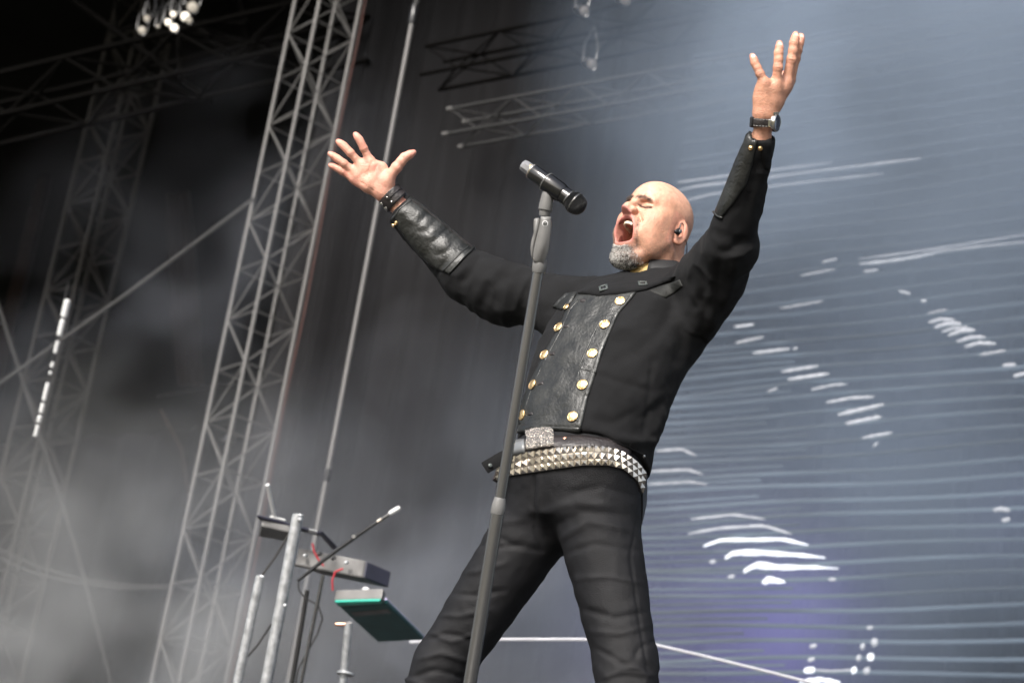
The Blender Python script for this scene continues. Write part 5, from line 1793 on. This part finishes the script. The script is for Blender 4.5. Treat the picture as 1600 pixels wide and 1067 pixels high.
MB().lathe(m_tail, ma, [(.022, .0155), (.026, .0182), (L_ * .5, .0190), (L_ * .83, .0196), (L_ * .84, .0198)], 32).build('shell', M['mic_black'], mic)
MB().lathe(m_tail, ma, [(-.002, .0112), (0, .0132), (.004, .0140), (.024, .0142), (.026, .0138)], 8).build('battery_cap', M['mic_end'], mic)
MB().lathe(mx_(.0225), ma, [(0, .0178), (.001, .0187), (.003, .0188), (.0042, .0182)], 32).build('end_ring', M['silver'], mic)
MB().box(mx_(.020) + (BAS @ np.array((.3, .55, .6))) * .0138, [ma, nrm(np.cross(ma, BAS @ np.array((.3, .55, .6)))), nrm(BAS @ np.array((.3, .55, .6)))], (.006, .004, .0016), .0005).build('gold_tab', M['gold'], mic)
MB().lathe(mx_(L_ * .835), ma, [(0, .0199), (.0012, .0208), (.0030, .0209), (.0042, .0200)], 32).build('band', M['stand'], mic)
MB().lathe(mx_(L_ * .865), ma, [(0, .0202), (.006, .0236), (.012, .0246), (.014, .0252), (.017, .0252), (.019, .0244), (.027, .0230), (.034, .0192), (.039, .012), (.0405, .003)], 32).build('grille', M['grille'], mic)
MB().lathe(mx_(L_ * .865 + .0135), ma, [(0, .0250), (.0008, .0257), (.0028, .0257), (.0036, .0250)], 32).build('grille_ring', M['stand'], mic)

# ------------------------------------------------------------------ keyboard rig behind, left
M['kb_grey'] = mat('grey_sheet_metal', (0.17, 0.165, 0.16), 0.5, 0.2, var=0.25, vscale=12, bump=0.1)
M['kb_dark'] = mat('dark_blue_shell', (0.028, 0.028, 0.045), 0.45, var=0.2)
M['teal'] = mat('teal_underside', (0.018, 0.085, 0.085), 0.4, var=0.25, vscale=9)
M['teal_rim'] = mat('bright_teal_rim', (0.05, 0.42, 0.32), 0.4)
M['lav'] = mat('lavender_edge', (0.36, 0.32, 0.50), 0.5)
M['white_plx'] = mat('white_plastic', (0.7, 0.7, 0.7), 0.4)
def slab(name, pxs, z, th, mt, par, up=True):
    bot = [tz(a, b, z) for a, b in pxs]
    top = [p + zz * th for p in bot]
    n_ = len(bot)
    F = [tuple(range(n_ - 1, -1, -1)), tuple(range(n_, 2 * n_))] + [(i, (i + 1) % n_, n_ + (i + 1) % n_, n_ + i) for i in range(n_)]
    o = put(name, bot + top, F, mt, par, smooth=False)
    bv = o.modifiers.new('bevel', 'BEVEL'); bv.width = .006; bv.segments = 2
    return o
zk = float(at(515, 878, 8.8)[2])
kc = tz(515, 878, zk)
kb = empty('keyboard', kc, 'grey metal keyboard seen from below on a stand, red cables at its back', 'keyboard')
slab('body', [(461, 882), (566, 902), (604, 918), (500, 897)], zk, .075, M['kb_grey'], kb)
slab('end_block', [(566.5, 902), (604.5, 918), (607, 917.6), (569, 901.8)], zk, .07, M['kb_dark'], kb)
slab('rail', [(444, 880), (566, 903), (572, 906), (450, 883)], zk - .014, .012, M['alu'], kb)
for (a_, b_, mt_) in ((476, 868, 'galv'), (498, 866, 'black_plastic'), (540, 879, 'galv'), (559, 890, 'galv'), (520, 872, 'black_plastic')):
    p_ = at(a_, b_, float(np.dot(tz(a_, b_ + 16, zk) - CAM, FW)) - .01)
    MB().lathe(p_, BAS @ np.array((-.3, 0, 1)), [(-.02, .007), (.003, .007), (.005, .005), (.006, .001)], 10).build('socket', M[mt_], kb)
zt = float(at(560, 940, 8.6)[2])
sy = empty('teal_synthesizer', tz(580, 960, zt), 'teal-bottomed keyboard with grey front and lavender edge below the grey one', 'keyboard')
slab('underside', [(532, 950), (604, 943), (662, 999), (590, 1003)], zt, .02, M['teal'], sy)
slab('front_body', [(521, 938), (596, 936), (600, 943), (530, 949)], zt + .004, .045, M['kb_grey'], sy)
slab('front_rim', [(522, 941), (594, 939), (596, 943), (528, 947)], zt - .006, .012, M['teal_rim'], sy)
a_, b_ = tz(602, 937, zt + .03), tz(664, 998, zt + .03)
rod('edge_trim', a_, b_, .009, M['lav'], sy, 8)
slab('battery_door', [(548, 957), (606, 952), (612, 958), (554, 963)], zt - .003, .004, M['kb_grey'], sy)
MB().lathe(tz(571, 925, zt + .06), (0, 0, 1), [(0, .014), (.012, .016), (.02, .010)], 12).build('knob', M['white_pl'], sy)
zp = float(at(450, 825, 8.9)[2])
tr = empty('laptop_tray', tz(450, 825, zp), 'thin dark tray with a pale antenna above the grey keyboard', 'tray')
slab('plate', [(400, 807), (498, 833), (502, 839), (404, 812)], zp, .012, M['kb_dark'], tr)
slab('underbox', [(408, 822), (452, 832), (450, 846), (404, 838)], zp - .03, .03, M['kb_grey'], tr)
slab('lid', [(497, 834), (502, 832), (526, 856), (520, 860)], zp - .02, .012, M['kb_dark'], tr)
slab('port_strip', [(483, 827), (496, 831), (495, 835), (482, 832)], zp - .004, .006, M['white_pl'], tr)
rod('antenna', tz(429, 808, zp + .02), tz(418, 757, zp + .02) * 0 + at(418, 757, float(np.dot(tz(429, 808, zp) - CAM, FW))), .0085, M['white_pl'], tr, 8)
slab('antenna_foot', [(421, 808), (446, 814), (447, 818), (422, 812)], zp + .012, .01, M['white_pl'], tr)
def post(name, top, bot, D, r_, mt, label, cat, extra=True):
    a_ = at(*top, D); b_ = at(*bot, D)
    d_ = nrm(a_ - b_)
    f_ = a_ - d_ * ((a_[2] - FLOOR) / d_[2])
    t_ = empty(name, f_, label, cat)
    MB().lathe(f_, a_ - f_, [(0, r_), (np.linalg.norm(a_ - f_) - .01, r_), (np.linalg.norm(a_ - f_), r_ * .93), (np.linalg.norm(a_ - f_) - .004, r_ * .8)], 20).build('tube', mt, t_)
    MB().lathe(f_, zz, [(0, r_ * 4), (.008, r_ * 4), (.01, r_ * 1.4), (.05, r_ * 1.3)], 20).build('foot_plate', mt, t_)
    return t_, a_, f_, d_
t_, a_, f_, d_ = post('scaffold_tube', (466, 803), (416, 1067), 8.3, .0225, M['galv'], 'taller bright galvanised tube standing before the keyboards', 'tube')
MB().lathe(a_ - d_ * .02 + (BAS @ np.array((.5, 0, .8))) * .022, BAS @ np.array((.8, 0, .5)), [(-.006, .009), (.008, .009), (.011, .006), (.012, .001)], 10).build('bolt', M['galv'], t_)
MB().lathe(a_ - d_ * .36 + (BAS @ np.array((.7, 0, .6))) * .020, BAS @ np.array((.8, 0, .5)), [(-.006, .008), (.008, .008), (.011, .006), (.012, .001)], 10).build('bolt', M['galv'], t_)
t_, a_, f_, d_ = post('scaffold_tube', (407, 899), (371, 1067), 8.3, .0180, M['galv'], 'shorter bright galvanised tube beside the taller one', 'tube')
t_, a_, f_, d_ = post('stand_leg_pole', (480, 922), (456, 1067), 8.8, .010, M['alu_dull'], 'slim dull stand pole between the galvanised tubes and the teal keyboard', 'pole')
t_, a_, f_, d_ = post('keyboard_support', (545, 972), (536, 1067), 8.6, .016, M['galv'], 'galvanised post with a round collar under the teal keyboard', 'post')
MB().lathe(at(540, 1052, 8.6), zz, [(-.006, .018), (-.004, .036), (.004, .036), (.008, .018)], 18).build('collar', M['galv'], t_)
MB().lathe(at(540, 975, 8.6), BAS @ np.array((-1, 0, 0)), [(-.02, .008), (.02, .009), (.04, .007), (.042, .001)], 10).build('wing_bolt', M['copper'], t_)
# boom stand with small white-tipped microphone
bs, a_, f_, d_ = post('boom_stand', (505, 898), (470, 1067), 8.7, .008, M['stand'], 'black boom stand with white-tipped thin microphone crossing before the keyboards', 'boom stand')
MB().tube([at(465, 907, 8.7), at(505, 875, 8.7), at(553, 840, 8.7), at(590, 815, 8.7)], [.007, .0085, .0085, .006], 10).build('boom', M['black_plastic'], bs)
MB().tube([at(590, 815, 8.7), at(596, 811, 8.7)], .0085, 10).build('coupler', M['silver'], bs)
MB().tube([at(596, 811, 8.7), at(608, 803, 8.7)], .0065, 10).build('gooseneck', M['stand'], bs)
MB().tube([at(608, 803, 8.7), at(611, 801, 8.7), at(622, 794.5, 8.7), at(625, 792.5, 8.7)], [.007, .0105, .0105, .007], 12).build('microphone_tip', M['white_pl'], bs)
MB().lathe(at(553, 839, 8.7), BAS @ np.array((0, .3, 1)), [(-.012, .008), (.012, .011), (.016, .008)], 10).build('clutch', M['stand'], bs)
for nm_, poly, Dm, r_, mt_, lab in (
        ('red_cable', [(488, 848), (491, 862), (499, 876), (506, 884)], 8.75, .004, 'bright_red', 'short red cable looping over the grey keyboard'),
        ('red_cable', [(536, 888), (524, 893), (519, 906), (520, 922)], 8.65, .004, 'bright_red', 'red cable dropping from the grey keyboard to the teal one'),
        ('black_cable', [(466, 905), (467, 922), (478, 935), (497, 945), (504, 965), (496, 990), (482, 1015), (466, 1045), (460, 1080)], 8.75, .0035, 'wire', 'thin grey cable looping down beside the slim stand pole'),
        ('tie_wire', [(455, 828), (430, 870), (408, 900)], 8.5, .0045, 'wire', 'thin wire from the tray down to the shorter galvanised tube'),
        ('tie_wire', [(426, 972), (402, 1008), (374, 1040)], 8.4, .004, 'wire', 'thin wire slanting between the two galvanised tubes'),
        ('white_cord', [(640, 1003), (700, 1000), (785, 998.5), (918, 998.5), (1020, 1006), (1110, 1027), (1200, 1049), (1330, 1082)], 9.4, .0068, 'white_cord', 'white cord stretched across behind the singer\'s legs')):
    MB().tube([at(u_, v_, Dm) for u_, v_ in lerp_poly(poly, 40)], r_, 6).build(nm_, M[mt_])
    tag(COL.objects[-1], lab, 'cable' if 'cable' in nm_ else ('cord' if 'cord' in nm_ else 'wire'))

# ------------------------------------------------------------------ drifting stage smoke
def smoke(c, r_, dens, nscale, seed, name='smoke', col=(.82, .86, .92), aniso=.15, lo_=.35, hi_=.72, floor_=.25):
    c = np.asarray(c, float)
    V, F = [], []
    n_, mm = 20, 12
    for j in range(mm + 1):
        th = math.pi * j / mm
        for i in range(n_):
            ph = 2 * math.pi * i / n_
            V.append((r_[0] * math.sin(th) * math.cos(ph), r_[1] * math.sin(th) * math.sin(ph), r_[2] * math.cos(th)))
    for j in range(mm):
        for i in range(n_):
            a, b = j * n_ + i, j * n_ + (i + 1) % n_
            F.append((a, a + n_, b + n_, b))
    m = bpy.data.materials.new('smoke_' + str(seed)); m.use_nodes = True
    N, L = m.node_tree.nodes, m.node_tree.links
    N.clear()
    out = N.new('ShaderNodeOutputMaterial')
    pv = N.new('ShaderNodeVolumePrincipled')
    pv.inputs['Color'].default_value = (*col, 1)
    pv.inputs['Anisotropy'].default_value = aniso
    L.new(pv.outputs[0], out.inputs['Volume'])
    tc = N.new('ShaderNodeTexCoord')
    dv = N.new('ShaderNodeVectorMath'); dv.operation = 'DIVIDE'; dv.inputs[1].default_value = r_
    L.new(tc.outputs['Object'], dv.inputs[0])
    ln = N.new('ShaderNodeVectorMath'); ln.operation = 'LENGTH'
    L.new(dv.outputs[0], ln.inputs[0])
    fall = N.new('ShaderNodeMapRange'); fall.interpolation_type = 'SMOOTHSTEP'
    fall.inputs[1].default_value = .97; fall.inputs[2].default_value = .10; fall.inputs[3].default_value = 0; fall.inputs[4].default_value = 1
    L.new(ln.outputs['Value'], fall.inputs[0])
    mp = N.new('ShaderNodeMapping'); mp.inputs['Location'].default_value = (seed * 3.1, seed * 1.7, seed)
    L.new(tc.outputs['Object'], mp.inputs[0])
    nz = N.new('ShaderNodeTexNoise'); nz.inputs['Scale'].default_value = nscale; nz.inputs['Detail'].default_value = 2; nz.inputs['Distortion'].default_value = .4
    L.new(mp.outputs[0], nz.inputs[0])
    mr = N.new('ShaderNodeMapRange'); mr.inputs[1].default_value = lo_; mr.inputs[2].default_value = hi_; mr.inputs[3].default_value = floor_; mr.inputs[4].default_value = 1.3
    L.new(nz.outputs[0], mr.inputs[0])
    mu = N.new('ShaderNodeMath'); mu.operation = 'MULTIPLY'
    L.new(fall.outputs[0], mu.inputs[0]); L.new(mr.outputs[0], mu.inputs[1])
    m2 = N.new('ShaderNodeMath'); m2.operation = 'MULTIPLY'; m2.inputs[1].default_value = dens
    L.new(mu.outputs[0], m2.inputs[0])
    L.new(m2.outputs[0], pv.inputs['Density'])
    me = mesh_np(name, np.array(V), None, F, m)
    o = bpy.data.objects.new(name, me)
    COL.objects.link(o)
    o.location = c
    return tag(o, kind='stuff')
BL = (.62, .77, 1.0)
smoke(at(1530, -20, 10.4), (2.9, 1.0, 2.2), 1.7, 1.0, 1, col=BL, floor_=.4)
smoke(at(1690, 520, 10.2), (4.3, 1.0, 3.6), .50, .9, 2, col=BL, floor_=.45)
smoke(at(640, 980, 12.0), (3.6, 1.0, 2.1), .31, 1.25, 3, col=(.78, .84, .97), lo_=.42, hi_=.66, floor_=.12)
smoke(at(110, 1040, 14.0), (3.4, 1.6, 2.6), .44, 1.2, 4, col=(.84, .86, .88), lo_=.42, hi_=.66, floor_=.10)
smoke(at(330, 480, 13.2), (3.2, .8, 2.2), .12, 1.1, 5, col=(.80, .84, .95), lo_=.46, hi_=.68, floor_=.0)

for m in bpy.data.materials:                 # dim lit surfaces need no light sampling of their own
    m.cycles.emission_sampling = 'NONE'
